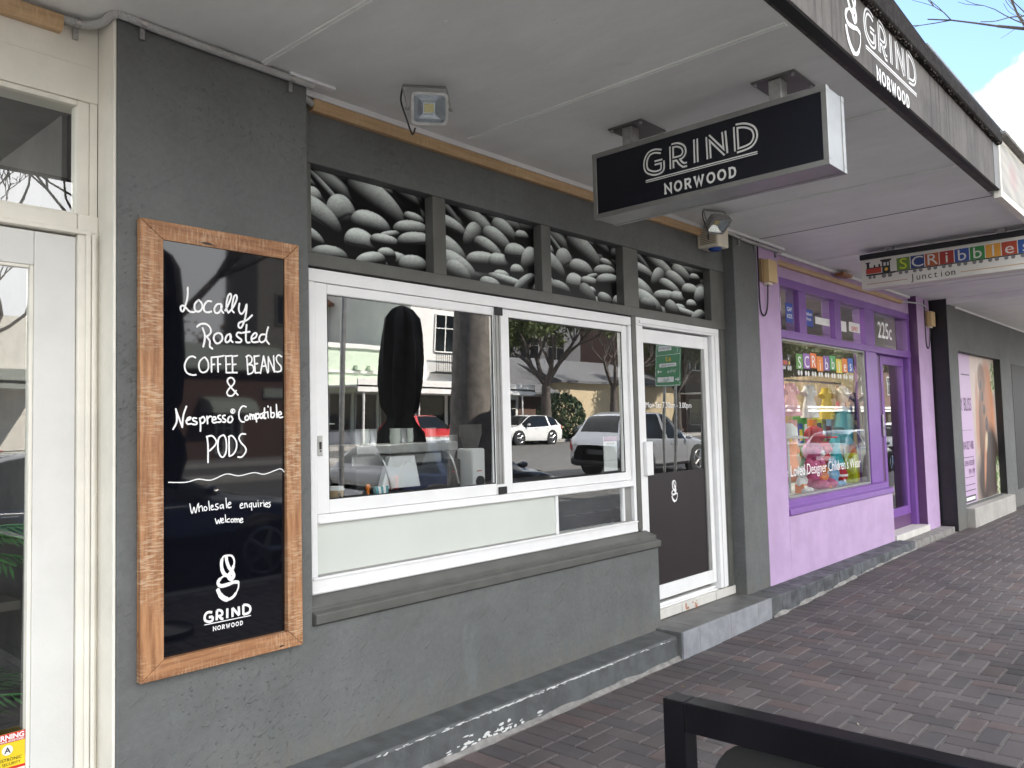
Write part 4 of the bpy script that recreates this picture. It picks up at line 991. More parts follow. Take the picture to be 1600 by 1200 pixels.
def clip(par, x, y, z):
    m_ = MB()
    ring = [(y - .0005 + .0195 * math.cos(a), z + .0195 * math.sin(a)) for a in [i * math.pi / 6 - math.pi / 2 for i in range(13)]]
    inn = [(y - .0005 + .0170 * math.cos(a), z + .0170 * math.sin(a)) for a in [i * math.pi / 6 - math.pi / 2 for i in range(13)]]
    ring = [(2 * y - a, b) for a, b in ring]; inn = [(2 * y - a, b) for a, b in inn]
    m_.prism(ring + inn[::-1], 'x', x - .009, x + .009)
    m_.box(x - .009, x + .009, y + .006, y + .0225, z - .058, z - .017)
    m_.ball((x, y + .004, z - .040), .005, .004, .005, 8, 5)
    return m_.build('saddle_clip', M['galv'], par, bevel=.001)
clip(c1, -.100, .1195, 3.175); clip(c1, .085, -.0245, 3.187); clip(c1, .735, -.0245, 3.1765)
c2 = conduit('conduit', [(.836, .062, 3.158), (.87, .062, 3.146), (.915, .07, 3.136)], .0145, 'short corrugated conduit stub entering the end of the pine batten')
c3 = conduit('conduit', [(4.55, .03, 3.165), (4.75, -.02, 3.166), (5.1, -.022, 3.150), (5.40, -.022, 3.150), (5.62, -.022, 3.150), (5.83, -.022, 3.150)], .014, 'smooth grey conduit over the right charcoal pilaster and lilac pillar', ribs=False)
for xx in (5.02, 5.33, 5.74): clip(c3, xx, -.0225, 3.150)
c4 = conduit('conduit', [(9.60, .06, 3.09), (9.9, .0, 3.10), (10.2, -.02, 3.10), (10.36, -.022, 3.06)], .010, 'thin grey conduit at the top of the far lilac pillar', ribs=False)

# ------------------------------------------------------------------ hanging sign
HS = empty('hanging_sign', (2.355, -1.166, 3.2), 'black box sign in an aluminium frame hung across the pavement under the canopy', 'sign')
gx0, gx1, gy0, gy1, g0, g1 = 2.251, 2.460, -.540, -1.796, 2.713, 3.066
mb = MB(); mb.box(gx0 + .006, gx1 - .006, gy1 + .004, gy0 - .004, g0 + .003, g1 - .003); bx = mb.build('box', M['signtop'], HS, bevel=.002)
fr = MB(); b_ = .026
for xa, xb in ((gx0, gx0 + .03), (gx1 - .03, gx1)):
    fr.box(xa, xb, gy1, gy0, g0, g0 + b_); fr.box(xa, xb, gy1, gy0, g1 - b_, g1)
    fr.box(xa + .0005, xb - .0005, gy1 + .0003, gy1 + b_, g0 + b_, g1 - b_); fr.box(xa + .0005, xb - .0005, gy0 - b_, gy0 - .0003, g0 + b_, g1 - b_)
fr.build('frame', M['signtop'], HS, bevel=.002)
mb = MB(); mb.box(gx0 + .0045, gx0 + .0058, gy1 + b_, gy0 - b_, g0 + b_, g1 - b_); fc = mb.build('sign_face', M['signblk'], HS)
mb = MB(); mb.box(gx1 - .0058, gx1 - .0045, gy1 + b_, gy0 - b_, g0 + b_, g1 - b_); mb.build('sign_face', M['signblk'], HS)
mb = MB(); logo_words(mb, (gx0 + .0044, -.869, 2.850), (0, -1, 0), Z_, .601); mb.build('shop_name', M['silver'], fc); inline_cut((gx0 + .0044, -.869, 2.850), (0, -1, 0), Z_, .601, M['signblk'], fc)
for yc in (-.720, -1.535):
    mb = MB(); mb.box(2.322, 2.395, yc - .030, yc + .030, 3.066, 3.190); ps = mb.build('hanger_post', M['galv'], HS, bevel=.003)
    mb = MB(); mb.box(2.30, 2.545, yc - .105, yc + .105, 3.1915, 3.1995); mb.build('mounting_plate', plain('dull_steel_plate_%d' % int(-yc * 10), (.16, .155, .15), .5, .6), HS, bevel=.001)
    for xx in (2.318, 2.527):
        for yy in (yc - .09, yc + .09): mb = MB(); mb.lathe([(.009, -.012), (.009, 0)], (xx, yy, 3.1915), 6); mb.build('bolt', M['galv'], HS)

# ------------------------------------------------------------------ floodlights
def floodlight(loc, rx, rz, lb, roll=0):
    o = empty('floodlight', loc, lb, 'floodlight', 'floodlights under the canopy', local=True)
    Rm = Matrix.Rotation(rz, 3, 'Z') @ Matrix.Rotation(rx, 3, 'X')
    def tr(m_):
        m_.v = [tuple(Rm @ Vector(p)) for p in m_.v]; return m_
    # local: face looks along -Y, width X, height Z ; the body hangs below the bracket
    m_ = MB(); W_, H_, D_ = .084, .072, .024
    rr = []
    for cx, cz, a0 in ((W_ - .02, H_ - .02, 0), (-W_ + .02, H_ - .02, 90), (-W_ + .02, -H_ + .02, 180), (W_ - .02, -H_ + .02, 270)):
        for k in range(4): a = R(a0 + 30 * k); rr.append((cx + .02 * math.cos(a), cz + .02 * math.sin(a)))
    n = len(rr)
    inn = [(a * .86, b * .84) for a, b in rr]
    vs = [(a, -D_, b) for a, b in rr] + [(a, D_, b) for a, b in rr] + [(a, -D_, b) for a, b in inn] + [(a, -D_ + .012, b) for a, b in inn]
    fs = [(i, (i + 1) % n, n + (i + 1) % n, n + i) for i in range(n)] + [tuple(range(n, 2 * n))] + [(i, 2 * n + i, 2 * n + (i + 1) % n, (i + 1) % n) for i in range(n)] + [(2 * n + i, 3 * n + i, 3 * n + (i + 1) % n, 2 * n + (i + 1) % n) for i in range(n)]
    m_.add(vs, fs); tr(m_).build('housing', M['galv'] if roll == 0 else M['alum'], o)
    m_ = MB(); a, b = W_ * .86, H_ * .84; c, d = .028, .025; y0_, y1_ = -D_ + .008, .018
    vs = [(-a, y0_, -b), (a, y0_, -b), (a, y0_, b), (-a, y0_, b), (-c, y1_, -d), (c, y1_, -d), (c, y1_, d), (-c, y1_, d)]
    m_.add(vs, [(0, 1, 5, 4), (1, 2, 6, 5), (2, 3, 7, 6), (3, 0, 4, 7), (4, 5, 6, 7)]); tr(m_).build('reflector', M['glasslamp'], o)
    m_ = MB(); m_.box(-.022, .022, .0145, .017, -.019, .019); tr(m_).build('led_chip', M['chip_led'], o)
    m_ = MB(); m_.box(-a, a, -D_ + .003, -D_ + .0055, -b, b); tr(m_).build('lens', M['glassi'], o)
    m_ = MB(); 
    for i in range(9): m_.box(-.070 + i * .016, -.066 + i * .016, D_ + .0005, D_ + .022, -.05, .05)
    tr(m_).build('heat_sink', M['alum'], o)
    # U bracket to the soffit
    top = 3.198 - loc[2]
    m_ = MB(); ex = Rm @ Vector((1, 0, 0))
    l = -ex * .100; r_ = ex * .100
    for e_ in (l, r_): m_.tube([tuple(e_), tuple(e_ + Vector((-.01, .02, top - .006)))], .0055, 4)
    m_.tube([tuple(l + Vector((-.01, .02, top - .004))), tuple(r_ + Vector((-.01, .02, top - .004)))], .0065, 4)
    m_.ball(tuple(l), .012, .012, .012, 8, 5); m_.ball(tuple(r_), .012, .012, .012, 8, 5)
    m_.build('bracket', M['alum'], o)
    m_ = MB(); b0 = l * .9 + Vector((-.01, .035, top - .01))
    m_.tube(catmull([tuple(b0), tuple(l + Vector((-.02, .02, .03))), tuple(l + Vector((-.015, -.01, -.06))), tuple(l * .6 + Vector((0, .03, -.115))), tuple(l * .2 + Vector((0, .07, -.075)))], 6), .0042, 6)
    m_.build('cable', M['cable'], o)
    return o
floodlight((1.245, -.36, 3.088), R(26), R(-38), 'silver floodlight facing the street above the left coffee bean panel')
floodlight((4.235, -.235, 3.092), R(52), R(-22), 'darker floodlight tilted down beside the ivory siren box', 1)

SB = empty('siren_box', (4.66, .1, 3.02), 'ivory louvred alarm siren box with blue lens on the wall', 'siren')
mb = MB(); mb.box(4.52, 4.70, -.085, .099, 3.005, 3.165); mb.build('housing', M['ivory'], SB, bevel=.012)
mb = MB()
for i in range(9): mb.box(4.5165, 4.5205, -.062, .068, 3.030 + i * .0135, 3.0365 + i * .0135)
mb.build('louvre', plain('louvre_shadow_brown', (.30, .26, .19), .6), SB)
mb = MB(); mb.ball((4.61, -.01, 3.004), .055, .055, .028, 14, 8); mb.build('lens', M['blue'], SB, smooth=True)

# ------------------------------------------------------------------ lilac shop
LS = empty('lilac_shop', (7.9, 0, .1), 'lilac and purple shop front with a toy filled display window', 'shop')
mb = MB(); mb.box(5.374, 5.812, 0, .4, .04, H + .05); mb.build('pillar', M['lilac'], LS, bevel=.006)
mb = MB(); mb.box(9.985, 10.535, 0, .4, .12, H + .05); pr_ = mb.build('pillar', M['lilac'], LS, bevel=.006)
mb = MB(); mb.box(9.9795, 9.9845, .004, .4, .14, H + .04); mb.build('pillar_return', M['purpled'], pr_)
mb = MB(); mb.box(5.8125, 8.66, .0005, .3, .04, .776); mb.build('dado_wall', M['lilac'], LS, bevel=.006)
mb = MB(); mb.box(5.8125, 9.979, .098, .4, 2.972, H + .05); mb.build('beam', M['lilac'], LS, bevel=.004)
mb = MB(); mb.prism([(.25, .905), (.06, .905), (.045, .895), (.045, .850), (-.012, .835), (-.018, .785), (.004, .778), (.25, .778)], 'x', 5.8128, 8.668); mb.build('sill', M['purple'], LS, bevel=.003)
mb = MB()
mb.box(5.8128, 9.978, .094, .24, 2.892, 2.9715)
mb.box(5.8128, 9.978, .095, .24, 2.402, 2.478)
for a, b in ((5.8128, 6.055), (6.478, 6.652), (7.400, 7.578), (8.318, 8.640), (9.872, 9.978)): mb.box(a, b, .1, .235, 2.4785, 2.8915)
mb.box(5.8128, 6.050, .1, .235, .9055, 2.4015); mb.box(8.300, 8.560, .1, .235, .9055, 2.4015); mb.box(9.880, 9.978, .1, .25, .29, 2.4015)
mb.box(8.560, 8.668, .102, .235, .7785, 2.4015)
mb.build('window_frame', M['purple'], LS, bevel=.004)
mb = MB(); mb.box(6.0505, 6.075, .115, .2, .9055, 2.4015); mb.box(8.275, 8.2995, .115, .2, .9055, 2.4015); mb.box(6.0755, 8.2745, .115, .2, 2.378, 2.4013); mb.box(6.0755, 8.2745, .108, .2, .9055, .925)
mb.build('aluminium_frame', M['alum'], LS, bevel=.003)
DW = empty('display_window', (7.18, .15, .92), None); DW.parent = LS; DW.location = Vector((7.18, .15, .92)) - OFF['lilac_shop']
mb = MB(); mb.box(6.0755, 8.2745, .128, .134, .925, 2.378)
dwg = mb.build('display_glass', M['glassl'], LS)
bpy.data.objects.remove(DW)
for a, b in ((6.055, 6.478), (6.652, 7.400), (7.578, 8.318), (8.640, 9.872)):
    mb = MB(); mb.box(a, b, .128, .133, 2.4785, 2.8915); mb.build('transom_glass', M['glassl'], LS)
# door
mb = MB()
for a, b, s in ((8.672, 8.90, .05), (8.985, 9.872, .085)):
    mb.box(a, a + s, .165, .205, .43, 2.398); mb.box(b - s, b, .165, .205, .43, 2.398)
    mb.box(a + s + .0005, b - s - .0005, .166, .204, 2.29, 2.3975); mb.box(a + s + .0005, b - s - .0005, .166, .204, .4303, .53)
ld = mb.build('door', M['purple'], LS, bevel=.003)
mb = MB(); mb.box(8.722, 8.850, .184, .19, .53, 2.29); mb.box(9.070, 9.787, .184, .19, .53, 2.29); mb.build('glass_pane', M['glassl'], ld)
mb = MB(); mb.box(8.93, 8.98, .150, .1645, 1.42, 1.68); mb.tube([(8.955, .15, 1.52), (8.955, .12, 1.52), (9.06, .118, 1.515)], .009, 6); mb.build('door_handle', M['steel'], ld, bevel=.002)
mb = MB(); mb.box(8.905, 8.98, .17, .2, .43, 2.398); mb.build('door_post', M['purpled'], LS, bevel=.003)
mb = MB(); mb.box(8.672, 9.878, .17, .2, .285, .4295); mb.build('kick_board', M['purpled'], LS)
mb = MB(); mb.box(8.672, 9.984, -.02, .3, .205, .284); lst = mb.build('threshold', M['sillt'], LS, bevel=.004)
mb = MB(); mb.box(8.745, 10.56, -.16, .3, .1, .2045); mb.build('step', M['concrete'], LS)
# plinth strip at the foot of the lilac wall
mb = MB(); kr = random.Random(21)
x = 5.134
while x < 8.70:
    l = kr.uniform(.32, .62); x2 = min(x + l, 8.74)
    o_ = kr.uniform(-.005, .005); fy_ = lambda q: -.205 + .02 * smooth01((q - 5.1) / 3.6)
    mb.hexa([(x, fy_(x) + o_ - .006, gz(x) - .03), (x2 - .003, fy_(x2) + o_ - .006, gz(x2) - .03), (x2 - .003, -.0005, gz(x2) - .03), (x, -.0005, gz(x) - .03)],
            [(x, fy_(x) + o_, .228), (x2 - .003, fy_(x2) + o_, .226), (x2 - .003, -.0005, .234), (x, -.0005, .234)])
    x = x2
mb.build('bluestone_plinth', M['bluestone'], LS, bevel=.006)
mb = MB()
vs = []
for i in range(91):
    xa = 4.93 + i * .0425; r1 = max(.003, .012 + .014 * math.sin(i * .5) * math.sin(i * .17) + kr.uniform(-.003, .004)) * (1 if xa < 6.8 else .6); fy0 = -.214 + .02 * smooth01((xa - 5.1) / 3.6); g_ = gz(xa)
    vs += [(xa, fy0, g_ - .006), (xa, fy0 - .008 - r1, g_ - .004), (xa, fy0 - .004 - r1 * .4, g_ + r1 * .6), (xa, fy0 + .001, g_ + r1 * 1.2)]
mb.add(vs, [(i * 4 + k, (i + 1) * 4 + k, (i + 1) * 4 + k + 1, i * 4 + k + 1) for i in range(90) for k in range(3)])
mb.build('mortar_fillet', M['concrete'], LS)
# rooms behind
mb = MB(); mb.box(5.4, 10.5, 2.8, 2.9, .1, 3.2); mb.box(5.32, 5.39, .42, 2.8, .1, 3.2); mb.box(10.5, 10.57, .42, 2.8, .1, 3.2); mb.box(5.4, 10.5, .41, 2.8, 2.98, 3.05); mb.box(5.4, 10.5, .31, 2.8, .15, .2)
mb.build('room_shell', M['inwall'], LS)
mb = MB(); mb.box(5.85, 8.62, .24, .95, .86, .9); mb.build('display_shelf', M['paper'], LS)
mb = MB(); mb.box(6.2, 8.4, 1.3, 1.4, 2.90, 2.975); mb.box(6.2, 8.4, 2.1, 2.2, 2.90, 2.975); tl = mb.build('tube_light', emis('lit_tube', (1.0, .93, .80), 9), LS)
mb = MB(); mb.box(6.1, 8.5, 1.9, 2.2, .2, 1.2); mb.box(6.1, 8.5, 1.9, 2.1, 1.55, 1.6); mb.box(9.0, 9.05, .5, 2.6, .2, 2.2); mb.build('shop_fittings', M['yelloww'], LS)

# lettering and stickers on the lilac shop glass
tr = MB(); y_ = .1265
def disc(m_, cx, cz, r, y, n=14, col=None): m_.add([(cx + r * math.cos(6.2832 * k / n), y, cz + r * math.sin(6.2832 * k / n)) for k in range(n)], [tuple(range(n))], col)
def plate(m_, x0, x1, z0, z1, y, col=None): m_.add([(x0, y, z0), (x1, y, z0), (x1, y, z1), (x0, y, z1)], [(0, 1, 2, 3)], col)
def train(put, pdisc, wheel, dark=(.02, .02, .025), red_=(.42, .05, .03)):
    """a small toy steam engine drawn flat; unit: width 1, height .75"""
    put(0, .52, .30, .54, red_); put(.02, .62, .54, .58, dark); put(.03, .12, .58, .78, dark); put(.0, .15, .78, .84, dark)
    put(.27, .33, .56, .68, dark); put(.43, .49, .56, .70, dark); put(.55, .82, .28, .80, dark); put(.50, .87, .80, .88, dark); put(.60, .68, .58, .74, (.5, .5, .48)); put(.72, .78, .58, .74, (.5, .5, .48))
    put(.22, .24, .30, .54, (.6, .3, .1)); put(.38, .40, .30, .54, (.6, .3, .1)); put(.0, .98, .20, .28, dark)
    for cx, r in ((.13, .075), (.27, .075), (.60, .10), (.80, .10)): pdisc(cx, .13, r, wheel)
    pdisc(.69, .42, .075, (.70, .42, .05))
sc = MB()
x0_, z0_ = 6.085, 2.105; S_ = .24
train(lambda a, b, c, d, col: plate(sc, x0_ + a * S_, x0_ + b * S_, z0_ + c * S_ * .7, z0_ + d * S_ * .7, y_ - .0006 * rnd.random(), col),
      lambda cx, cz, r, col: disc(sc, x0_ + cx * S_, z0_ + cz * S_ * .7, r * S_, y_ - .0008, 14, col), (.45, .45, .45))
cols = [(.10, .28, .05), (.28, .12, .42), (.72, .16, .02), (.75, .22, .02), (.20, .10, .36), (.05, .32, .08), (.70, .55, .05), (.68, .20, .02), (.02, .10, .42)]
xl = [6.415, 6.59, 6.76, 6.93, 7.10, 7.275, 7.45, 7.62, 7.79]
for i, (xx, c) in enumerate(zip(xl, cols)):
    zz_ = 2.125 + .012 * (i % 3)
    plate(sc, xx, xx + .158, zz_, zz_ + .15, y_ - .0003, c)
sc.build('letter_blocks', M['flat'], dwg, cols=True)
for i, (xx, ch) in enumerate(zip(xl, 'SCRibbles')):
    text(ch, .165, (xx + .079, y_ - .0012, 2.137 + .012 * (i % 3)), X_, Z_, M['vinyl'], dwg, 'letter', 'CENTER', sx=1.1, lift=.0002)
for i in range(9):
    mb = MB()
    for k in (.045, .11): disc(mb, 6.42 + i * .172 + k, 2.09, .026, y_ - .0004)
    mb.build('wagon_wheels', M['silver'], dwg)
text('Pre Loved Designer Children\'s Wear', .150, (5.93, y_, 1.105), X_, Z_, M['vinyl'], dwg, 'lettering', sx=.93)
text('225c', .27, (8.83, .127, 2.60), X_, Z_, M['vinyl'], LS, 'street_number', sx=1.0, bold=.004)
def sticker(x0, x1, z0, z1, mat, txt=None, tm=None, sz=.05, nm='sticker'):
    mb = MB(); mb.box(x0, x1, .1245, .1275, z0, z1); s_ = mb.build(nm, mat, LS)
    if txt:
        for k, t_ in enumerate(txt): text(t_, sz, ((x0 + x1) / 2, .1242, z1 - sz * (1.35 + k * 1.15)), X_, Z_, tm, s_, 'lettering', 'CENTER', bold=.0008)
sticker(6.225, 6.380, 2.565, 2.752, M['bluev'], ['GAP', 'KIDS'], M['vinyl'], .058)
sticker(6.66, 6.872, 2.565, 2.735, M['bluev'], ['Oshkosh', 'B\'gosh'], M['vinyl'], .045)
sticker(6.935, 7.315, 2.607, 2.680, M['paper'])
sticker(7.600, 7.795, 2.583, 2.695, M['paper'])
sticker(7.885, 8.215, 2.600, 2.705, M['paper'], ['ESPRIT'], M['red'], .070)
sticker(6.060, 6.118, 2.660, 2.790, M['paper'])
# cream meter boxes
for x0_, y0_, lb in ((5.43, 0, 'tan meter box with a looped black cable on the near lilac pillar'), (10.345, 0, 'tan meter box with a looped black cable on the far lilac pillar')):
    o = empty('meter_box', (x0_ + .09, 0, 2.82), lb, 'meter box', 'tan meter boxes on the lilac pillars')
    mb = MB(); mb.box(x0_ - .03, x0_ + .01, -.030, -.001, 2.835, 3.035); mb.build('back_plate', plain('aged_plastic_%d' % int(x0_), (.30, .20, .10), .6), o)
    mb = MB(); mb.box(x0_ + .0105, x0_ + .185, -.075, -.001, 2.835, 3.030); mb.build('cover', M['tan'], o, bevel=.006)
    mb = MB(); mb.box(x0_ + .05, x0_ + .13, -.05, -.005, 2.815, 2.8345); mb.build('gland', M['ivory'], o)
    mb = MB(); xa = x0_ - .045; mb.tube(catmull([(xa, -.006, 3.18), (xa, -.006, 2.9), (xa, -.008, 2.62), (xa + .04, -.012, 2.545), (xa + .10, -.012, 2.56), (xa + .125, -.02, 2.65), (xa + .125, -.03, 2.83)], 6), .0065, 6); mb.build('cable', M['cable'], o)

DISPLAY_FROM = set(bpy.data.objects.keys())
# toys and clothes in the display window
def toy_bear(loc, mat, s, lb, belly=None):
    o = empty('plush_bear', loc, lb, 'soft toy')
    x, y, z = loc; m_ = MB()
    m_.ball((x, y, z + .13 * s), .10 * s, .08 * s, .13 * s); m_.ball((x, y - .01, z + .32 * s), .095 * s, .085 * s, .088 * s)
    for sx_ in (-1, 1):
        m_.ball((x + sx_ * .075 * s, y, z + .40 * s), .032 * s, .02 * s, .032 * s, 8, 6)
        m_.ball((x + sx_ * .12 * s, y - .02 * s, z + .19 * s), .04 * s, .045 * s, .075 * s, 10, 6); m_.ball((x + sx_ * .085 * s, y - .10 * s, z + .045 * s), .05 * s, .075 * s, .045 * s, 10, 6)
    m_.build('body', M[mat], o, smooth=True)
    m_ = MB(); m_.ball((x, y - .09 * s, z + .30 * s), .035 * s, .025 * s, .028 * s, 8, 6); m_.build('muzzle', M['paper'], o, smooth=True)
    m_ = MB()
    for sx_ in (-1, 1): m_.ball((x + sx_ * .035 * s, y - .088 * s, z + .345 * s), .009 * s, .006 * s, .009 * s, 6, 4)
    m_.ball((x, y - .115 * s, z + .31 * s), .010 * s, .006 * s, .008 * s, 6, 4); m_.build('eyes', M['ink'], o)
M['pinkp'] = plain('pink_plush', (.55, .12, .26), .9, var=.2, vscale=30); M['bluep'] = plain('blue_plush', (.22, .42, .62), .9, var=.2, vscale=30)
M['pinkc'] = plain('pink_cloth', (.75, .42, .44), .9); M['redc'] = plain('red_cloth', (.50, .03, .05), .9); M['lime'] = plain('lime_plastic', (.50, .58, .02), .35)
toy_bear((7.02, .52, .905), 'pinkp', 1.25, 'pink plush bear sitting in the lilac shop window')
toy_bear((7.50, .42, .905), 'bluep', .72, 'small pale blue plush bear beside the pink one')
o = empty('toy_bottle', (8.12, .40, .905), 'tall lime green bottle shaped bag with a yellow label at the right of the display', 'toy')
mb = MB(); mb.box(7.98, 8.22, .34, .48, .905, 1.25); mb.build('bag', M['lime'], o, bevel=.03)
mb = MB(); mb.box(8.03, 8.17, .33, .338, .93, 1.17); mb.build('label_panel', M['yellowv'], o)
mb = MB(); mb.lathe([(.05, 1.25), (.045, 1.31), (.03, 1.36)], (8.10, .41, 0), 12); mb.build('neck', M['orange'], o)
def dress(loc, mat, w_, h_, lb):
    x, y, z = loc
    o = empty('child_dress', loc, lb, 'dress')
    m_ = MB(); prof = [(.28, 1), (.34, .86), (.26, .62), (.5, .1), (.52, 0)]
    n = 24; vs = []
    for r, t in prof:
        for k in range(n):
            a = 6.2832 * k / n; rr = r * w_ * (1 + .10 * math.cos(6 * a) * (1 - t))
            vs.append((x + rr * math.cos(a), y + rr * .5 * math.sin(a), z + t * h_))
    m_.add(vs, [(i * n + k, i * n + (k + 1) % n, (i + 1) * n + (k + 1) % n, (i + 1) * n + k) for i in range(4) for k in range(n)])
    for sx_ in (-1, 1): m_.tube([(x + sx_ * .2 * w_, y, z + .92 * h_), (x + sx_ * .46 * w_, y, z + .72 * h_)], [.09 * w_, .13 * w_], 10)
    m_.build('cloth', M[mat], o, smooth=True)
dress((6.60, .70, 1.68), 'pinkc', .32, .34, 'pink child dress hanging at the upper left of the display')
dress((7.33, .62, 1.05), 'redc', .30, .34, 'red child dress behind the pink plush bear')
dress((6.58, .55, 1.02), 'orange', .26, .40, 'orange and yellow child dress at the lower left of the display')
M['tealc'] = plain('teal_cotton', (.05, .36, .40), .9); M['yelc'] = plain('yellow_cotton', (.70, .50, .06), .9); M['whc'] = plain('white_cotton', (.72, .70, .68), .9); M['greenc'] = plain('green_cotton', (.10, .40, .08), .9); M['navyc'] = plain('navy_cotton', (.02, .03, .12), .9)
dress((7.02, .78, 1.66), 'whc', .30, .36, 'white child dress hanging second from the left in the display')
dress((7.44, .80, 1.64), 'yelc', .30, .36, 'yellow child dress hanging in the middle of the display')
dress((7.62, .60, 1.10), 'tealc', .26, .36, 'teal child dress behind the pale blue bear')
dress((6.86, .70, 1.04), 'greenc', .24, .32, 'green child dress between the orange dress and the pink bear')
dress((8.18, .80, 1.62), 'navyc', .26, .34, 'navy child dress hanging at the upper right of the display')
toy_bear((6.74, .36, .905), 'whc', .62, 'small white plush bear at the front left of the display')
toy_bear((7.26, .36, .905), 'orange', .60, 'small orange plush bear in front of the red dress')
o = empty('toy_shelf', (7.8, .66, 1.30), 'pale shelf of boxed toys at the back of the lilac shop display', 'shelf')
mb = MB(); mb.box(6.90, 8.64, .56, .76, 1.36, 1.38); mb.build('board', M['paper'], o)
for xx in (6.91, 8.60): mb = MB(); mb.box(xx, xx + .03, .58, .74, .905, 1.3595); mb.build('upright', M['paper'], o)
tb = [('red', 'red'), ('yelc', 'yellow'), ('tealc', 'teal'), ('pinkc', 'pink'), ('bluev', 'blue'), ('greenc', 'green'), ('whc', 'white'), ('orange', 'orange'), ('navyc', 'navy'), ('lime', 'lime'), ('pinkp', 'magenta'), ('bluep', 'sky blue')]
for i, (mm_, cn) in enumerate(tb):
    xx = 6.98 + i * .137; hh = (.22, .30, .18, .26)[i % 4]
    o = empty('toy_box', (xx + .05, .66, 1.38), cn + ' toy box on the back shelf of the lilac shop window', 'toy box', 'boxed toys on the back shelf')
    mb = MB(); mb.box(xx, xx + .118, .60, .72, 1.3805, 1.38 + hh); mb.build('box', M[mm_], o, bevel=.004)
    mb = MB(); mb.box(xx + .02, xx + .098, .597, .5995, 1.41, 1.38 + hh * .7); mb.build('picture', M['paper' if i % 2 else 'yellowv'], o)
dress((6.22, .80, 1.70), 'bluep', .26, .34, 'sky blue child dress at the far left of the garment rail')
dress((7.82, .80, 1.66), 'redc', .26, .36, 'red child dress hanging right of the yellow one on the rail')
o = empty('beach_ball', (7.70, .45, 1.02), 'red and white beach ball right of the pale blue bear', 'ball')
mb = MB(); mb.ball((7.70, .48, 1.015), .11, .11, .11, 16, 10); mb.build('sphere', M['redc'], o, smooth=True)
mb = MB(); mb.lathe([(.112, -.012), (.112, .012)], (7.70, .48, 1.015), 16); mb.build('stripe', M['vinyl'], o)
o = empty('garment_rail', (7.5, .52, 2.08), 'steel garment rail holding dresses above the display', 'rail')
mb = MB(); mb.tube([(6.5, .52, 2.06), (8.62, .52, 2.06)], .012, 8); mb.build('bar', M['steel'], o)
for xx in (6.5, 8.62): mb = MB(); mb.tube([(xx, .52, .905), (xx, .52, 2.06)], .012, 8); mb.build('upright', M['steel'], o)
o = empty('sun_hat', (6.50, .48, 1.45), 'wide brimmed white child sun hat on the left of the display', 'hat')
mb = MB(); mb.lathe([(.19, 0), (.20, .012), (.10, .03), (.095, .10), (.05, .15), (.002, .16)], (6.50, .48, 1.45), 20); mb.build('hat', M['paper'], o, smooth=True)
mb = MB(); mb.tube([(6.50, .48, .905), (6.50, .48, 1.45)], .012, 8); mb.build('stand', M['steel'], o)
o = empty('child_hat', (7.10, .46, 1.42), 'red child hat with a peak and white badge above the pink plush bear', 'hat')
mb = MB(); mb.ball((7.10, .46, 1.47), .10, .11, .10); mb.prism([(7.02, .36), (7.18, .36), (7.17, .25), (7.10, .22), (7.03, .25)], 'z', 1.44, 1.455); mb.build('crown', M['redc'], o, smooth=True)
mb = MB(); mb.tube([(7.10, .46, .905), (7.10, .46, 1.40)], .012, 8); mb.build('stand', M['steel'], o)
mb = MB(); mb.ball((7.10, .358, 1.49), .03, .008, .03, 10, 6); mb.build('badge', M['vinyl'], o)
o = empty('shop_mannequin', (7.86, .55, .905), 'child sized shop mannequin wearing a white and teal top at the right of the display', 'mannequin')
mb = MB(); mb.lathe([(.07, 0), (.015, .02), (.015, .42), (.09, .46), (.11, .60), (.12, .74), (.10, .84), (.035, .88), (.03, .92)], (7.86, .55, .905), 16, 1, .7); mb.build('torso', M['paper'], o, smooth=True)
mb = MB(); mb.lathe([(.125, .44), (.125, .62), (.13, .74), (.108, .83)], (7.86, .55, .905), 16, 1.02, .75)
for sx_ in (-1, 1): mb.tube([(7.86 + sx_ * .10, .55, 1.68), (7.86 + sx_ * .20, .53, 1.52)], [.05, .06], 10)
mb.build('top', plain('teal_cloth', (.06, .32, .36), .9), o, smooth=True)
mb = MB(); mb.ball((7.86, .55, 1.92), .075, .085, .10); mb.build('head', M['ivory'], o, smooth=True)
for i, (xx, zz_, c) in enumerate(((6.75, .905, 'orange'), (7.27, .905, 'bluev'), (7.72, .905, 'red'))):
    o = empty('toy_block', (xx, .33, zz_), ['orange toy block at the front left of the display', 'blue toy block between the two plush bears', 'red toy block beside the pale blue bear'][i], 'toy block', 'toy blocks in the display')
    mb = MB(); mb.box(xx - .045, xx + .045, .29, .38, zz_, zz_ + .09); mb.build('block', M[c], o, bevel=.006)
    mb = MB(); mb.box(xx - .03, xx + .03, .287, .2895, zz_ + .015, zz_ + .075); mb.build('face_panel', M['paper'], o)

for ob in [q for q in bpy.data.objects if q.name not in DISPLAY_FROM and q.parent is None]:
    if ob.name.startswith(('toy_box', 'toy_shelf', 'garment_rail')): continue
    xa = 6.16 + (ob.location.x - 6.5) * 1.06
    ob.location.y = .27 + max(0, ob.location.y - .33) * .52
    ob.location.x = -1.25 + (xa + 1.25) * (3.065 + ob.location.y) / 3.2

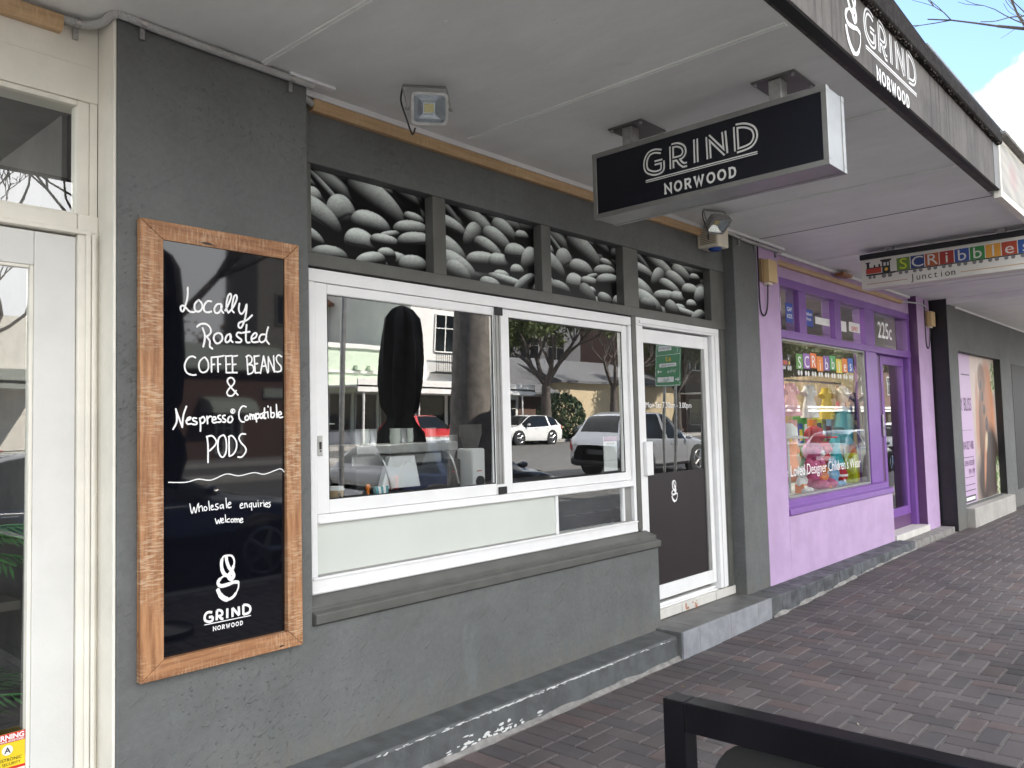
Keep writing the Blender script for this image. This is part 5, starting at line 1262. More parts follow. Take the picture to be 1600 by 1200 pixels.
# ------------------------------------------------------------------ second hanging sign
S2 = empty('hanging_sign', (6.58, -1.15, 3.2), 'cream hanging sign with a toy train and coloured letter blocks beyond the black one', 'sign')
sx0 = 6.55
mb = MB(); mb.box(sx0, sx0 + .16, -1.87, -.475, 2.828, 3.102); b2 = mb.build('box', M['signcream'], S2, bevel=.004)
mb = MB(); mb.box(sx0 - .01, sx0 + .17, -1.83, -.47, 3.1025, 3.152); mb.build('hanger_rail', M['black'], S2, bevel=.002)
for ya_ in (-.75, -1.65): mb = MB(); mb.box(sx0 + .03, sx0 + .10, ya_, ya_ + .06, 3.1525, 3.1995); mb.build('bracket', M['galv'], S2)
from_y = lambda s: -.475 - s
sc = MB(); k_ = .29
def pl2(a, b, c, d, col):
    xx = sx0 - .001 - .0006 * rnd.random()
    sc.add([(xx, from_y(a), c), (xx, from_y(b), c), (xx, from_y(b), d), (xx, from_y(a), d)], [(0, 1, 2, 3)], col)
def dc2(cx, cz, r, col, n=12):
    sc.add([(sx0 - .002 - .0002 * rnd.random(), from_y(cx + r * math.cos(6.2832 * k / n)), cz + r * math.sin(6.2832 * k / n)) for k in range(n)], [tuple(range(n))], col)
zt = 2.905
train(lambda a, b, c, d, col: pl2(.045 + a * .26, .045 + b * .26, zt + c * .20, zt + d * .20, col), lambda cx, cz, r, col: dc2(.045 + cx * .26, zt + cz * .20, r * .2, col), (.16, .15, .15))
bc = [(.12, .20, .04), (.02, .04, .16), (.38, .09, .03), (.30, .03, .02), (.03, .07, .26), (.03, .20, .05), (.60, .28, .04), (.36, .05, .02), (.02, .07, .25)]
xb = [.315 + i * .119 for i in range(9)]
for i, s in enumerate(xb):
    pl2(s, s + .112, zt + .055, zt + .167, bc[i])
    for kk in (.03, .08): dc2(s + kk, zt + .033, .0165, (.17, .16, .16))
pl2(.30, 1.38, zt + .044, zt + .054, (.02, .02, .02))
pl2(.05, .40, 2.868, 2.873, (.35, .12, .04)); pl2(.83, 1.36, 2.868, 2.873, (.45, .22, .03))
sc.build('train_picture', M['flat'], b2, cols=True)
for i, (s, ch) in enumerate(zip(xb, 'SCRibbles')):
    text(ch, .135, (sx0 - .0022, from_y(s + .056), zt + .066), (0, -1, 0), Z_, M['signcream'] if i != 0 else M['lime'], b2, 'letter', 'CENTER', sx=1.15)
for i, ch in enumerate('Junction'):
    text(ch, .082, (sx0 - .0022, from_y(.445 + i * .047), 2.853), (0, -1, 0), Z_, M['ink'], b2, 'letter', 'CENTER', sx=1.0)

# ------------------------------------------------------------------ dark shop
DS = empty('dark_shop', (13, 0, .1), 'dark grey shop with a tall parapet and a beauty salon poster at the right edge', 'shop')
mb = MB(); mb.box(10.602, 11.05, -.2, .4, .1, 3.30); p1 = mb.build('pillar', M['render'], DS, bevel=.004)
mb = MB(); mb.box(10.590, 10.6015, -.198, .3, .11, 3.29); mb.build('pillar_return', M['black'], p1)
mb = MB(); mb.box(11.0505, 13.62, -.198, .4, 2.535, 3.30); mb.build('beam', M['render'], DS)
mb = MB(); mb.box(11.0505, 13.61, -.16, .4, .1, .41); mb.build('base_wall', M['render'], DS)
mb = MB(); mb.box(13.62, 16.6, -.20, .4, .1, 3.30); p2 = mb.build('pillar', M['render'], DS, bevel=.004)
mb = MB(); mb.box(13.610, 13.6195, -.196, .3, .42, 2.53); mb.build('pillar_return', M['black'], p2)
mb = MB(); mb.box(14.4, 15.6, -.204, -.2005, .42, 2.5); mb.build('dark_window', M['rubber'], DS)
mb = MB(); mb.box(11.05, 13.62, -.30, -.1605, .12, .40); mb.build('sill_step', M['kerbm'], DS, bevel=.01)
mb = MB(); mb.box(11.0, 16.5, -.214, -.2005, 3.112, 3.134); mb.build('cornice', M['white'], DS)
mb = MB(); mb.box(10.62, 40, .0, .5, 3.31, 6.46); mb.build('upper_wall', plain('pale_upper_wall', (.17, .175, .19), .8, var=.12), DS)
mb = MB(); mb.box(10.60, 40, -.10, .5, 6.4605, 6.54); mb.box(10.59, 40, -.12, .52, 6.5405, 6.57); mb.box(10.585, 40, -.16, .52, 6.66, 6.70); mb.box(10.62, 40, -.06, .4, 6.5705, 6.6595); mb.build('parapet_cap', plain('grey_metal_capping', (.15, .16, .18), .5, .3), DS, bevel=.01)
mb = MB(); mb.box(11.9, 16.6, -.07, -.0005, 4.6, 6.455); mb.build('signboard', M['rubber'], DS)
mb = MB(); mb.box(11.052, 13.608, -.1, -.06, .411, 2.534); po = mb.build('poster', M['paper'], DS)
def poster(u, v):
    rs = np.random.RandomState(8)
    def blob(cu_, cv_, ru, rv, ang=0, soft=.25):
        a = R(ang); du = u - cu_; dv = (v - cv_) * .83
        p = (du * math.cos(a) + dv * math.sin(a)) / ru; q = (-du * math.sin(a) + dv * math.cos(a)) / rv
        return np.clip((1 - np.sqrt(p * p + q * q)) / soft, 0, 1)[..., None], p, q
    def put(col, al, c): return col * (1 - al) + np.array(c) * al
    t = vnoise(rs, u, v, 24)[..., None] * .10 + .95
    pic = np.ones(u.shape + (3,)) * np.array([.46, .37, .32]) * (.75 + .5 * v[..., None])
    al, p, q = blob(.74, .50, .22, .44, -8, .18)          # the bare back, head at the top
    pic = put(pic, al, (.52, .23, .12)); sh = np.clip(.62 + .55 * p + .25 * q, .22, 1.25)[..., None]
    pic = pic * (1 - al) + pic * sh * al
    al, p, q = blob(.66, .84, .10, .11, 10, .25); pic = put(pic, al * .9, (.16, .07, .035))   # hair
    al, p, q = blob(.52, .60, .05, .28, -6, .4); pic = put(pic, al * .8, (.40, .17, .09))     # upper arm
    al, p, q = blob(.82, .24, .24, .26, 20, .3); pic = put(pic, al, (.035, .018, .012))      # dark wrap
    al, p, q = blob(.62, .12, .22, .20, 0, .5); pic = put(pic, al, (.03, .016, .012))
    al, p, q = blob(.66, .28, .035, .22, -16, .5); pic = put(pic, al * .9, (.50, .22, .11))   # forearm
    al, p, q = blob(.71, .40, .035, .085, -20, .5); pic = put(pic, al * .8, (.62, .52, .36))
    for a_, b_, ra, rb in ((.635, .80, .028, .030), (.665, .715, .032, .034), (.69, .625, .034, .038), (.735, .52, .036, .056)):
        al, p, q = blob(a_, b_, ra, rb, -15, .3); pic = put(pic, al, (.030, .026, .028)); al2, p, q = blob(a_ - .008, b_ + .012, ra * .5, rb * .4, -15, .9); pic = put(pic, al2 * .6, (.16, .15, .16))
    lf = (vnoise(rs, u, v, 60) > .5)[..., None]
    for a_, b_, ra, rb in ((.95, .86, .07, .12), (.96, .12, .06, .15)):
        al, p, q = blob(a_, b_, ra, rb, 0, .4); pic = pic * (1 - al) + np.where(lf, np.array([.10, .22, .04]), np.array([.62, .60, .46])) * al
    e = np.clip((u - .405 - .01 * np.sin(v * 5)) / .012, 0, 1)[..., None]
    return (np.array([.50, .36, .54]) * (1 - e) + pic * t * e)
grid_image('salon_print', poster, (11.055, -.1012, .415), X_, Z_, 2.55, 2.115, 170, 170, M['printm'], po)
M['mauve'] = plain('mauve_ink', (.13, .06, .15), .6)
for t_, sz, z_ in (('BODY BLISS', .27, 1.72), ('0404 827 488', .17, 1.17), ('OPEN TUESDAY', .105, .94), ('9AM - 5PM', .105, .82), ):
    text(t_, sz, (12.04, -.1025, z_), X_, Z_, M['mauve'], po, 'lettering', 'RIGHT', sx=.72)
mb = MB()
for a, b, c, d in ((11.30, 12.0, .775, .783), (11.30, 12.0, 1.055, 1.063), (11.992, 12.0, .783, 1.055), (11.3, 12.0, 1.44, 1.445), (11.45, 12.02, .43, .52), (11.55, 12.02, 2.23, 2.245), (11.5, 12.02, .665, .675), (11.35, 12.02, .585, .597)): plate(mb, a, b, c, d, -.1030)
mb.build('ruled_box', M['ink'], po)
mb = MB(); plate(mb, 11.48, 11.98, .452, .498, -.1034); mb.build('web_panel', M['paper'], po)

# ------------------------------------------------------------------ cafe barrier in the foreground
BA = empty('cafe_barrier', (.58, -2.9, .06), 'black steel cafe barrier with a dark fabric panel in the foreground', 'barrier')
bx_, bh, th_ = .553, .918, .060
mb = MB(); mb.box(bx_, bx_ + th_, -1.930 - th_, -1.930, .061, bh); mb.build('post', M['blackgl'], BA, bevel=.003)
mb = MB(); mb.box(bx_, bx_ + th_, -3.95, -3.95 + th_, .061, bh); mb.build('post', M['blackgl'], BA, bevel=.003)
mb = MB(); mb.box(bx_, bx_ + th_, -3.95 + th_ + .0005, -1.930 - th_ - .0005, bh - th_ - .012, bh); mb.build('top_rail', M['blackgl'], BA, bevel=.003)
mb = MB(); mb.box(bx_ + .002, bx_ + th_ - .002, -3.95 + th_ + .0005, -1.930 - th_ - .0005, .15, .20); mb.build('bottom_rail', M['blackgl'], BA, bevel=.003)
mb = MB(); ya, yb = -3.95 + th_ + .01, -1.930 - th_
pts = [(ya, .20), (yb - .025, .20), (yb - .025, bh - th_ - .30)]
for k in range(9):
    a = R(k * 11.25); pts.append((yb - .025 - .115 * (1 - math.cos(a)), bh - th_ - .30 + .278 * math.sin(a)))
pts += [(ya, bh - th_ - .022)]
mb.prism(pts, 'x', bx_ + .026, bx_ + .034); mb.build('fabric_panel', plain('dark_mesh_fabric', (.014, .0135, .0125), .8, var=.15, vscale=60), BA)
for yy in (-1.986, -3.92):
    mb = MB(); mb.box(bx_ - .2, bx_ + .26, yy - .04, yy + .04, .0605, .072); mb.build('foot_plate', M['blackgl'], BA, bevel=.003)

# ------------------------------------------------------------------ things behind the servery glass
mb = MB(); mb.box(.93, 3.55, .24, .95, 1.20, 1.252); mb.box(.95, 3.5, .30, .90, .17, 1.1995); tag(mb.build('servery_counter', M['dark'], None), 'dark counter inside the servery window', 'counter')
o = empty('coffee_cup', (1.215, .36, 1.252), 'kraft takeaway coffee cup with white lid inside the left sash', 'cup')
M['kraft'] = plain('kraft_card', (.50, .36, .22), .8)
mb = MB(); mb.lathe([(.034, 0), (.043, .072)], (1.215, .36, 1.2525), 20); cb_ = mb.build('body', M['kraft'], o, smooth=True)
mb = MB(); mb.lathe([(.0465, .0725), (.0465, .080), (.041, .083), (.041, .092), (.001, .093)], (1.215, .36, 1.2525), 20); mb.build('lid', M['vinyl'], o, smooth=True)
mb = MB(); cup_logo(mb, (1.198, .3155, 1.268), X_, Z_, .045, .004); mb.build('cup_emblem', M['ink'], cb_)
o = empty('espresso_machine', (1.85, .62, 1.252), 'steel espresso machine on the counter behind the left sash', 'coffee machine')
mb = MB(); mb.box(1.45, 2.16, .50, .90, 1.275, 1.42); mb.build('body', M['black'], o, bevel=.02)
mb = MB(); mb.box(1.43, 2.18, .46, .92, 1.49, 1.545); mb.build('top_tray', M['steel'], o, bevel=.008)
mb = MB(); mb.box(1.47, 2.14, .56, .90, 1.4205, 1.4895); mb.build('group_housing', M['steel'], o, bevel=.01)
mb = MB(); mb.prism([(1.585, 1.30), (1.87, 1.30), (1.83, 1.475), (1.65, 1.475)], 'y', .455, .495); mb.build('back_panel', M['vinyl'], o, bevel=.004)
for xx in (1.55, 2.06): mb = MB(); mb.tube(catmull([(xx, .50, 1.50), (xx + .02, .42, 1.46), (xx + .06, .40, 1.30)], 6), .006, 8); mb.build('steam_wand', M['steel'], o, smooth=True)
for xx in (1.53, 2.05):
    mb = MB(); mb.box(xx - .04, xx + .04, .5, .9, 1.2525, 1.2745); mb.build('foot', M['rubber'], o)
for i in range(7):
    xx, yy = 1.50 + i * .092, .56 + .05 * (i % 3)
    o = empty('glass_tumbler' if i % 2 else 'milk_jug', (xx, yy, 1.546), ['small steel milk jug at the left end of the espresso machine top', 'clear tumbler second along the espresso machine top', 'steel milk jug third along the espresso machine top', 'clear tumbler in the middle of the espresso machine top', 'steel milk jug right of the middle of the espresso machine top', 'clear tumbler near the right end of the espresso machine top', 'steel milk jug at the right end of the espresso machine top'][i], 'tumbler' if i % 2 else 'jug', 'jugs and tumblers on the espresso machine')
    mb = MB(); mb.lathe([(.028, 0), (.034, .03), (.030, .075), (.033, .085)], (xx, yy, 1.5465), 14); mb.build('vessel', M['frost'] if i % 2 else M['steel'], o, smooth=True)
def grinder(x, y, lb, tall):
    o = empty('coffee_grinder', (x, y, 1.252), lb, 'grinder', 'coffee grinders on the counter')
    mb = MB(); mb.box(x - .055, x + .055, y - .07, y + .07, 1.2525, 1.50 if tall else 1.44); mb.build('body', M['vinyl'] if tall else M['black'], o, bevel=.012)
    mb = MB(); mb.lathe([(.045, 0), (.05, .02), (.07, .09), (.07, .14), (.072, .145)], (x, y, 1.5005 if tall else 1.4405), 16); mb.build('hopper', M['dark2'] if tall else M['steel'], o, smooth=True)
    mb = MB(); mb.tube([(x, y - .071, 1.30), (x, y - .085, 1.30)], .032, 16); mb.build('dial', M['rubber'], o)
    mb = MB(); mb.box(x - .02, x + .02, y - .074, y - .0705, 1.36, 1.365); mb.build('stripe', M['red'], o)
grinder(2.325, .50, 'tall white coffee grinder at the right of the left sash', True)
grinder(2.195, .58, 'black coffee grinder with a steel hopper beside the white one', False)
o = empty('glass_screen', (1.17, .5, 1.252), 'clear glass screen standing on the counter beside the cup', 'screen')
mb = MB(); mb.box(.96, 1.40, .62, .626, 1.2525, 1.66); mb.build('pane', M['glassi'], o)
mb = MB(); mb.box(.96, 1.40, .616, .630, 1.6605, 1.666); mb.build('edge_strip', M['frost'], o)
o = empty('tea_towel', (1.50, .38, 1.252), 'teal and white striped cloth on the counter beside the cup', 'cloth')
for i in range(5):
    mb = MB(); mb.hexa([(1.475 + i * .012, .34, 1.2525), (1.487 + i * .012, .34, 1.2525), (1.487 + i * .012, .38, 1.2525), (1.475 + i * .012, .38, 1.2525)],
                       [(1.46 + i * .018, .35, 1.325), (1.478 + i * .018, .35, 1.325), (1.478 + i * .018, .37, 1.325), (1.46 + i * .018, .37, 1.325)]); mb.build('stripe', M['vinyl'] if i % 2 else MATS['teal_cloth'], o)
o = empty('tamper', (1.42, .36, 1.252), 'copper coloured tamper standing on the counter by the striped cloth', 'tamper')
mb = MB(); mb.lathe([(.02, 0), (.02, .02), (.007, .03), (.008, .055), (.014, .07), (.012, .085), (.001, .09)], (1.42, .36, 1.2525), 14); mb.build('tamper_body', M['orange'], o, smooth=True)
NB = empty('health_notice', (3.32, .15, 1.31), 'white paper notice with a mauve heading stuck inside the right sash', 'notice')
mb = MB(); mb.box(3.245, 3.40, .156, .158, 1.312, 1.545); mb.build('sheet', M['paper'], NB)
mb = MB(); mb.box(3.245, 3.40, .1535, .1555, 1.512, 1.545); mb.build('heading', plain('mauve_band', (.28, .08, .16), .6), NB)
mb = MB()
for i in range(5):
    r_ = [(3.285 + i * .019 + .008 * (1 if k % 2 == 0 else .45) * math.sin(k * .6283), .1545, 1.497 + .008 * (1 if k % 2 == 0 else .45) * math.cos(k * .6283)) for k in range(10)]
    mb.add(r_, [tuple(range(10))])
mb.build('star_row', M['brass'], NB)

# plant, shelf and light behind the cream shop door
def palm(loc, n, s, lb):
    o = empty('potted_palm', loc, lb, 'plant'); x, y, z = loc; r_ = random.Random(int(x * 1000) ^ 5)
    mb = MB(); mb.lathe([(.07 * s, 0), (.10 * s, .06 * s), (.11 * s, .14 * s), (.085 * s, .20 * s)], loc, 20); mb.build('pot', M['brass'], o, smooth=True)
    mb = MB()
    for k in range(n):
        a = r_.uniform(0, 6.28); el = r_.uniform(.5, 1.2); ln = s * r_.uniform(.45, .8)
        P = []
        for i in range(9):
            t = i / 8; P.append(Vector((x + math.cos(a) * ln * t * math.cos(el * (1 - .5 * t)), y + math.sin(a) * ln * t * math.cos(el * (1 - .5 * t)), z + .18 * s + ln * (t * math.sin(el) - .55 * t * t))))
        mb.tube(P, .006 * s, 4)
        for i in range(2, 9):
            for sg in (-1, 1):
                d = (P[i] - P[i - 1]).normalized(); q = d.cross(Vector((0, 0, 1))).normalized() * sg
                for f_ in (0, .5):
                    b = P[i - 1].lerp(P[i], f_); tip = b + (q * .8 + d * .7 + Vector((0, 0, -.25))) * s * .16
                    m_ = b.lerp(tip, .45); n_ = d * .014 * s
                    mb.add([b, m_ + n_, tip, m_ - n_], [(0, 1, 2, 3)])
    mb.build('fronds', M['plant'], o)
palm((-.46, .78, .32), 24, .72, 'green palm in a brass pot low behind the cream shop door glass')
palm((-.42, .80, .98), 18, .66, 'green palm on the shelf behind the cream shop door glass')
o = empty('display_unit', (-.7, .8, .06), 'pale stepped display unit inside the cream shop', 'shelf')
mb = MB(); mb.box(-1.6, -.12, .60, 1.7, .06, .318); mb.build('plinth', M['inwall'], o); mb = MB(); mb.box(-1.6, -.12, .62, 1.7, .94, .975); mb.build('shelf', M['inwall'], o)
mb = MB(); mb.box(-1.6, -.12, 1.701, 1.74, .06, 1.9); mb.build('back', M['dark2'], o)

# ------------------------------------------------------------------ street furniture on the kerb side
def folded_umbrella(x, y, z0, z1, rm, lb):
    o = empty('folded_umbrella', (x, y, gz(x)), lb, 'umbrella', 'folded black umbrellas on the footpath')
    rr = random.Random(int(x * 100))
    mb = MB(); n = 26; prof = [(.50, .02), (.82, .0), (1.12, .10), (1.02, .19), (.62, .265), (.58, .29), (.86, .35), (.98, .50), (.96, .66), (.86, .82), (.74, .92), (.44, .975), (.10, 1.0)]
    vs = []
    ph = [rr.uniform(-.16, .16) for _ in range(n)]
    for r, t in prof:
        for k in range(n):
            a = 6.2832 * k / n; q = rm * r * (1 + .20 * math.cos(7 * a + t * 3) + ph[k] * 1.2)
            vs.append((x + q * math.cos(a), y + q * math.sin(a), z0 + t * (z1 - z0) + .045 * math.sin(4 * a + 1) * (t < .05)))
    mb.add(vs, [(i * n + k, i * n + (k + 1) % n, (i + 1) * n + (k + 1) % n, (i + 1) * n + k) for i in range(len(prof) - 1) for k in range(n)] + [tuple(range(n))[::-1], tuple((len(prof) - 1) * n + k for k in range(n))])
    mb.build('canopy', M['umb'], o, smooth=True)
    mb = MB(); mb.tube([(x, y, .12), (x, y, z0 + .05)], .024, 10); mb.build('pole', M['blackgl'], o)
    mb = MB(); mb.lathe([(.26, 0), (.26, .04), (.06, .07), (.03, .12)], (x, y, gz(x) + .002), 24); mb.build('base', M['blackgl'], o)
    mb = MB(); mb.lathe([(rm * .56, -.02), (rm * .58, 0), (rm * .56, .02)], (x, y, z0 + .30 * (z1 - z0)), 20); mb.build('strap', M['umb'], o)
folded_umbrella(3.78, -2.62, 1.22, 2.70, .19, 'folded black cafe umbrella by the kerb, mirrored in the left sash')
folded_umbrella(1.56, -3.10, 1.18, 2.98, .17, 'folded black cafe umbrella at the kerb, mirrored in the hand lettered board')
o = empty('cafe_table', (5.35, -2.62, gz(5.35)), 'round black cafe table on the brick pavement just out of the frame', 'table')
tz = gz(5.35)
mb = MB(); mb.lathe([(.36, .72), (.37, .73), (.37, .745), (.36, .75)], (5.35, -2.62, tz), 32); mb.build('top', M['blackgl'], o)
mb = MB(); mb.lathe([(.03, .03), (.03, .72)], (5.35, -2.62, tz), 12); mb.build('stem', M['blackgl'], o)
mb = MB(); mb.lathe([(.24, .002), (.23, .025), (.03, .035)], (5.35, -2.62, tz), 24); mb.build('foot', M['blackgl'], o)
def pole(x, y, h, r, lb, mat='galv'):
    o = empty('street_pole', (x, y, 0), lb, 'pole'); mb = MB(); mb.tube([(x, y, -.1), (x, y, h)], r, 10); mb.build('shaft', M[mat], o)
    mb = MB(); mb.lathe([(r * 2.2, 0), (r * 2.2, .02), (r * 1.1, .05)], (x, y, -.079), 12); mb.build('base_flange', M[mat], o)
pole(4.86, -5.02, 4.2, .035, 'thin grey steel pole at the kerb, mirrored at the left of the sash')

# direction sign
DSN = empty('road_sign', (14.5, -6.6, -.08), 'green direction sign on two posts at the roadside, mirrored in the door glass', 'road sign')
DSN.rotation_euler = (0, 0, 0)
Us = Vector((-.60, .80, 0)); Us = Vector((.45, -.893, 0)).normalized(); O_ = Vector((15.05, -6.15, 2.26))
nn = Us.cross(Vector((0, 0, 1))).normalized()
if nn.y < 0 and nn.x > 0: Us = -Us; nn = -nn
W_, H_ = 1.10, 1.02
def on(a, b, d=0.0): return O_ + Us * a + Vector((0, 0, b)) + nn * d
mb = MB(); mb.hexa([on(0, 0, -.012), on(W_, 0, -.012), on(W_, 0, 0), on(0, 0, 0)], [on(0, H_, -.012), on(W_, H_, -.012), on(W_, H_, 0), on(0, H_, 0)]); sp_ = mb.build('sign_plate', M['signgreen'], DSN, bevel=.004)
mb = MB()
def pl3(a, b, c, d, e=.002): mb.add([on(a, c, e), on(b, c, e), on(b, d, e), on(a, d, e)], [(0, 1, 2, 3)])
pl3(.02, W_ - .02, .015, .03); pl3(.02, W_ - .02, H_ - .03, H_ - .015); pl3(.02, .035, .03, H_ - .03); pl3(W_ - .035, W_ - .02, .03, H_ - .03); pl3(.035, W_ - .035, .735, .745); pl3(.42, .98, .845, .96); pl3(.2, .92, .455, .54); pl3(.30, 1.0, .10, .22)
mb.build('white_border', M['vinyl'], sp_)
text('THE PARADE', .088, on(.70, .872), Us, Z_, M['ink'], sp_, 'lettering', 'CENTER', lift=.004)
text('A17', .15, on(.55, .58), Us, Z_, M['yellow'], sp_, 'lettering', 'CENTER', lift=.004, bold=.003)
text('PORTRUSH ROAD', .070, on(.56, .472), Us, Z_, M['ink'], sp_, 'lettering', 'CENTER', lift=.004)
text('Urrbrae', .125, on(.40, .31), Us, Z_, M['vinyl'], sp_, 'lettering', 'CENTER', lift=.004)
text('Magill', .115, on(.64, .115), Us, Z_, M['signgreen'], sp_, 'lettering', 'CENTER', lift=.004)
mb = MB()
for (cx, cz, an) in ((.16, .88, 90), (.92, .35, 0), (.14, .15, 180)):
    ca, sa = math.cos(R(an)), math.sin(R(an))
    for poly in ([(-.09, -.012), (.03, -.012), (.03, .012), (-.09, .012)], [(.02, -.05), (.09, 0), (.02, .05)]):
        mb.add([on(cx + p * ca - q * sa, cz + p * sa + q * ca, .0035) for p, q in poly], [tuple(range(len(poly)))])
mb.build('arrows', M['vinyl'], sp_)
for a in (.30, .80):
    mb = MB(); b_ = on(a, 0, -.05); mb.tube([(b_.x, b_.y, -.08), (b_.x, b_.y, 3.2)], .035, 8); mb.build('post', M['galv'], DSN)

# ------------------------------------------------------------------ trees
def bare_tree(name, x, y, h, r0, seed, lb, mat='bark', lean=(0, 0), depth=5, leaves=None, crown=0, grp='street trees', spread=.55, z0=-.08, ratio=.42):
    o = empty(name, (x, y, z0), lb, 'tree', grp); rr = random.Random(seed)
    tk = MB(); br = MB(); tips = []
    top = Vector((x + lean[0], y + lean[1], h * ratio))
    pts = [Vector((x, y, z0 - .1)), Vector((x + lean[0] * .2, y + lean[1] * .2, h * ratio * .3)), Vector((x + lean[0] * .6, y + lean[1] * .55, h * ratio * .7)), top]
    tk.tube([tuple(p) for p in pts], [r0 * 1.25, r0, r0 * .9, r0 * .82], 12)
    def grow(p, d, l, r, k):
        q = p; P = [p]; rs = [r]
        for i in range(3):
            d = (d + Vector((rr.uniform(-.22, .22), rr.uniform(-.22, .22), rr.uniform(-.08, .16)))).normalized(); q = q + d * l / 3; P.append(q); rs.append(r * (1 - .13 * (i + 1)))
        br.tube([tuple(v) for v in P], rs, 6 if k > 2 else 4, caps=False)
        if k == 0: tips.append(q); return
        for c in range(rr.choice((2, 3)) if k > 1 else 2):
            nd = (d + Vector((rr.uniform(-1, 1), rr.uniform(-1, 1), rr.uniform(-.35, .75))) * spread * 1.25).normalized()
            grow(P[rr.choice((2, 3))], nd, l * rr.uniform(.62, .85), max(.006, r * rr.uniform(.5, .68)), k - 1)
        if k <= 2: tips.append(q)
    n = 4
    for i in range(n):
        a = 6.283 * (i + rr.random() * .6) / n
        grow(top, Vector((math.cos(a) * .75, math.sin(a) * .75, rr.uniform(.7, 1.2))).normalized(), h * .22, r0 * .55, depth)
    tk.build('trunk', M[mat], o, smooth=True); br.build('branches', M[mat], o)
    if leaves:
        lf = MB()
        for t in tips:
            for _ in range(crown):
                c = t + Vector((rr.gauss(0, .28), rr.gauss(0, .28), rr.gauss(0, .22))); s = rr.uniform(.06, .14)
                u = Vector((rr.uniform(-1, 1), rr.uniform(-1, 1), rr.uniform(-1, 1))).normalized(); v = u.orthogonal().normalized()
                lf.add([c - u * s, c + v * s * .5, c + u * s, c - v * s * .5], [(0, 1, 2, 3)])
        lf.build('leaves', M[leaves], o)
    return o
bare_tree('street_tree', 6.18, -4.05, 11, .30, 2, 'thick trunked street tree on the near kerb, mirrored in the left sash', 'barkp', lean=(.15, -.1), depth=4, spread=.6, ratio=.50)
bare_tree('street_tree', 1.98, -4.75, 6.4, .085, 4, 'bare street tree on the near kerb, mirrored in the hand lettered board', 'bark', lean=(.30, -.1), depth=7, ratio=.38, spread=.62)
leafy = bare_tree('street_tree', 31.8, -24.0, 8.6, .30, 8, 'leafy street tree across the road, mirrored in the right sash', 'bark', depth=5, leaves='leaf', crown=34, ratio=.34, spread=.62)
bare_tree('street_tree', 38.2, -24.2, 8.2, .22, 9, 'bare street tree across the road right of the leafy one', 'bark', depth=6, ratio=.36)
bare_tree('street_tree', -3.2, -5.0, 9, .22, 14, 'bare street tree at the kerb, mirrored in the cream shop door', 'bark', lean=(.4, -.2), depth=6, ratio=.30, spread=.6)
bare_tree('street_tree', 5.5, -24.2, 9, .22, 16, 'bare street tree across the road opposite the cream shop', 'bark', depth=6, ratio=.34)
# bare tree beyond the canopies: one twig reaches into the sky at the upper right
bt = bare_tree('street_tree', 13.2, -4.1, 10, .20, 23, 'bare street tree beyond the canopies with a thin twig against the sky', 'bark', lean=(.3, .2), depth=5, ratio=.45)
def ray(px, py, dist):
    d = cf + cr * ((px - 800) / 1272.74) - cu * ((py - 600) / 1272.74)
    return CAM + d * dist
mb = MB()
top_ = Vector((13.5, -3.9, 4.9)); D_ = 10.6
tw = [top_, ray(1690, -20, 10.9), ray(1640, 15, D_), ray(1598, 25, D_), ray(1578, 27, D_), ray(1555, 33, D_), ray(1532, 34, D_)]
mb.tube(catmull([tuple(p) for p in tw], 4), [.05] * 5 + [.022] * 4 + [.010] * 4 + [.008] * 4 + [.006] * 8, 6)
mb.tube(catmull([tuple(ray(1598, 25, D_)), tuple(ray(1582, 14, D_)), tuple(ray(1572, 2, D_)), tuple(ray(1570, -8, D_))], 4), .004, 5)
mb.tube(catmull([tuple(ray(1590, 26, D_)), tuple(ray(1576, 18, D_)), tuple(ray(1568, 5, D_))], 4), .003, 5)
mb.build('twig', M['bark'], bt)
def dup(root, loc, rz, lb, sc=1.0):
    q = root.copy(); COL.objects.link(q); q.location = loc; q.rotation_euler = (0, 0, rz); q.scale = (sc, sc, sc); q['label'] = lb
    for ch in list(root.children):
        c = ch.copy(); COL.objects.link(c); c.parent = q
    return q
dup(leafy, (45.5, -24.2, -.08), 1.1, 'leafy street tree across the road in front of the tan hall', .95)
dup(leafy, (55.0, -24.3, -.08), 2.4, 'leafy street tree across the road at the start of the far terrace', 1.05)
dup(leafy, (66.0, -24.2, -.08), 4.0, 'leafy street tree across the road midway along the far terrace', 1.1)
dup(leafy, (79.0, -24.3, -.08), 5.2, 'leafy street tree across the road towards the end of the far terrace', 1.15)
dup(leafy, (27.0, -4.15, -.08), 3.1, 'leafy street tree on the near kerb far beyond the canopies', .9)
o = empty('clipped_bush', (35.0, -25.4, -.1), 'round dark green clipped bush in front of the tan building', 'bush')
hb = MB(); rr = random.Random(31)
for i in range(2600):
    u = Vector((rr.gauss(0, 1), rr.gauss(0, 1), rr.gauss(0, 1))).normalized(); q = rr.uniform(.85, 1.02)
    c = Vector((35.0 + u.x * 1.5 * q, -25.6 + u.y * 1.3 * q, 1.15 + u.z * 1.45 * q)); s = rr.uniform(.06, .14)
    if c.z < 0: continue
    a = Vector((rr.uniform(-1, 1), rr.uniform(-1, 1), rr.uniform(-1, 1))).normalized(); b = a.orthogonal().normalized()
    hb.add([c - a * s, c + b * s * .6, c + a * s, c - b * s * .6], [(0, 1, 2, 3)])
hb.build('foliage', M['hedge'], o)
mb = MB(); mb.tube([(35, -25.6, -.1), (35, -25.6, 1.2)], .12, 8); mb.build('stem', M['bark'], o)
o = empty('autumn_tree', (19.2, -37, -.1), 'orange autumn tree behind the low brick building', 'tree')
hb = MB()
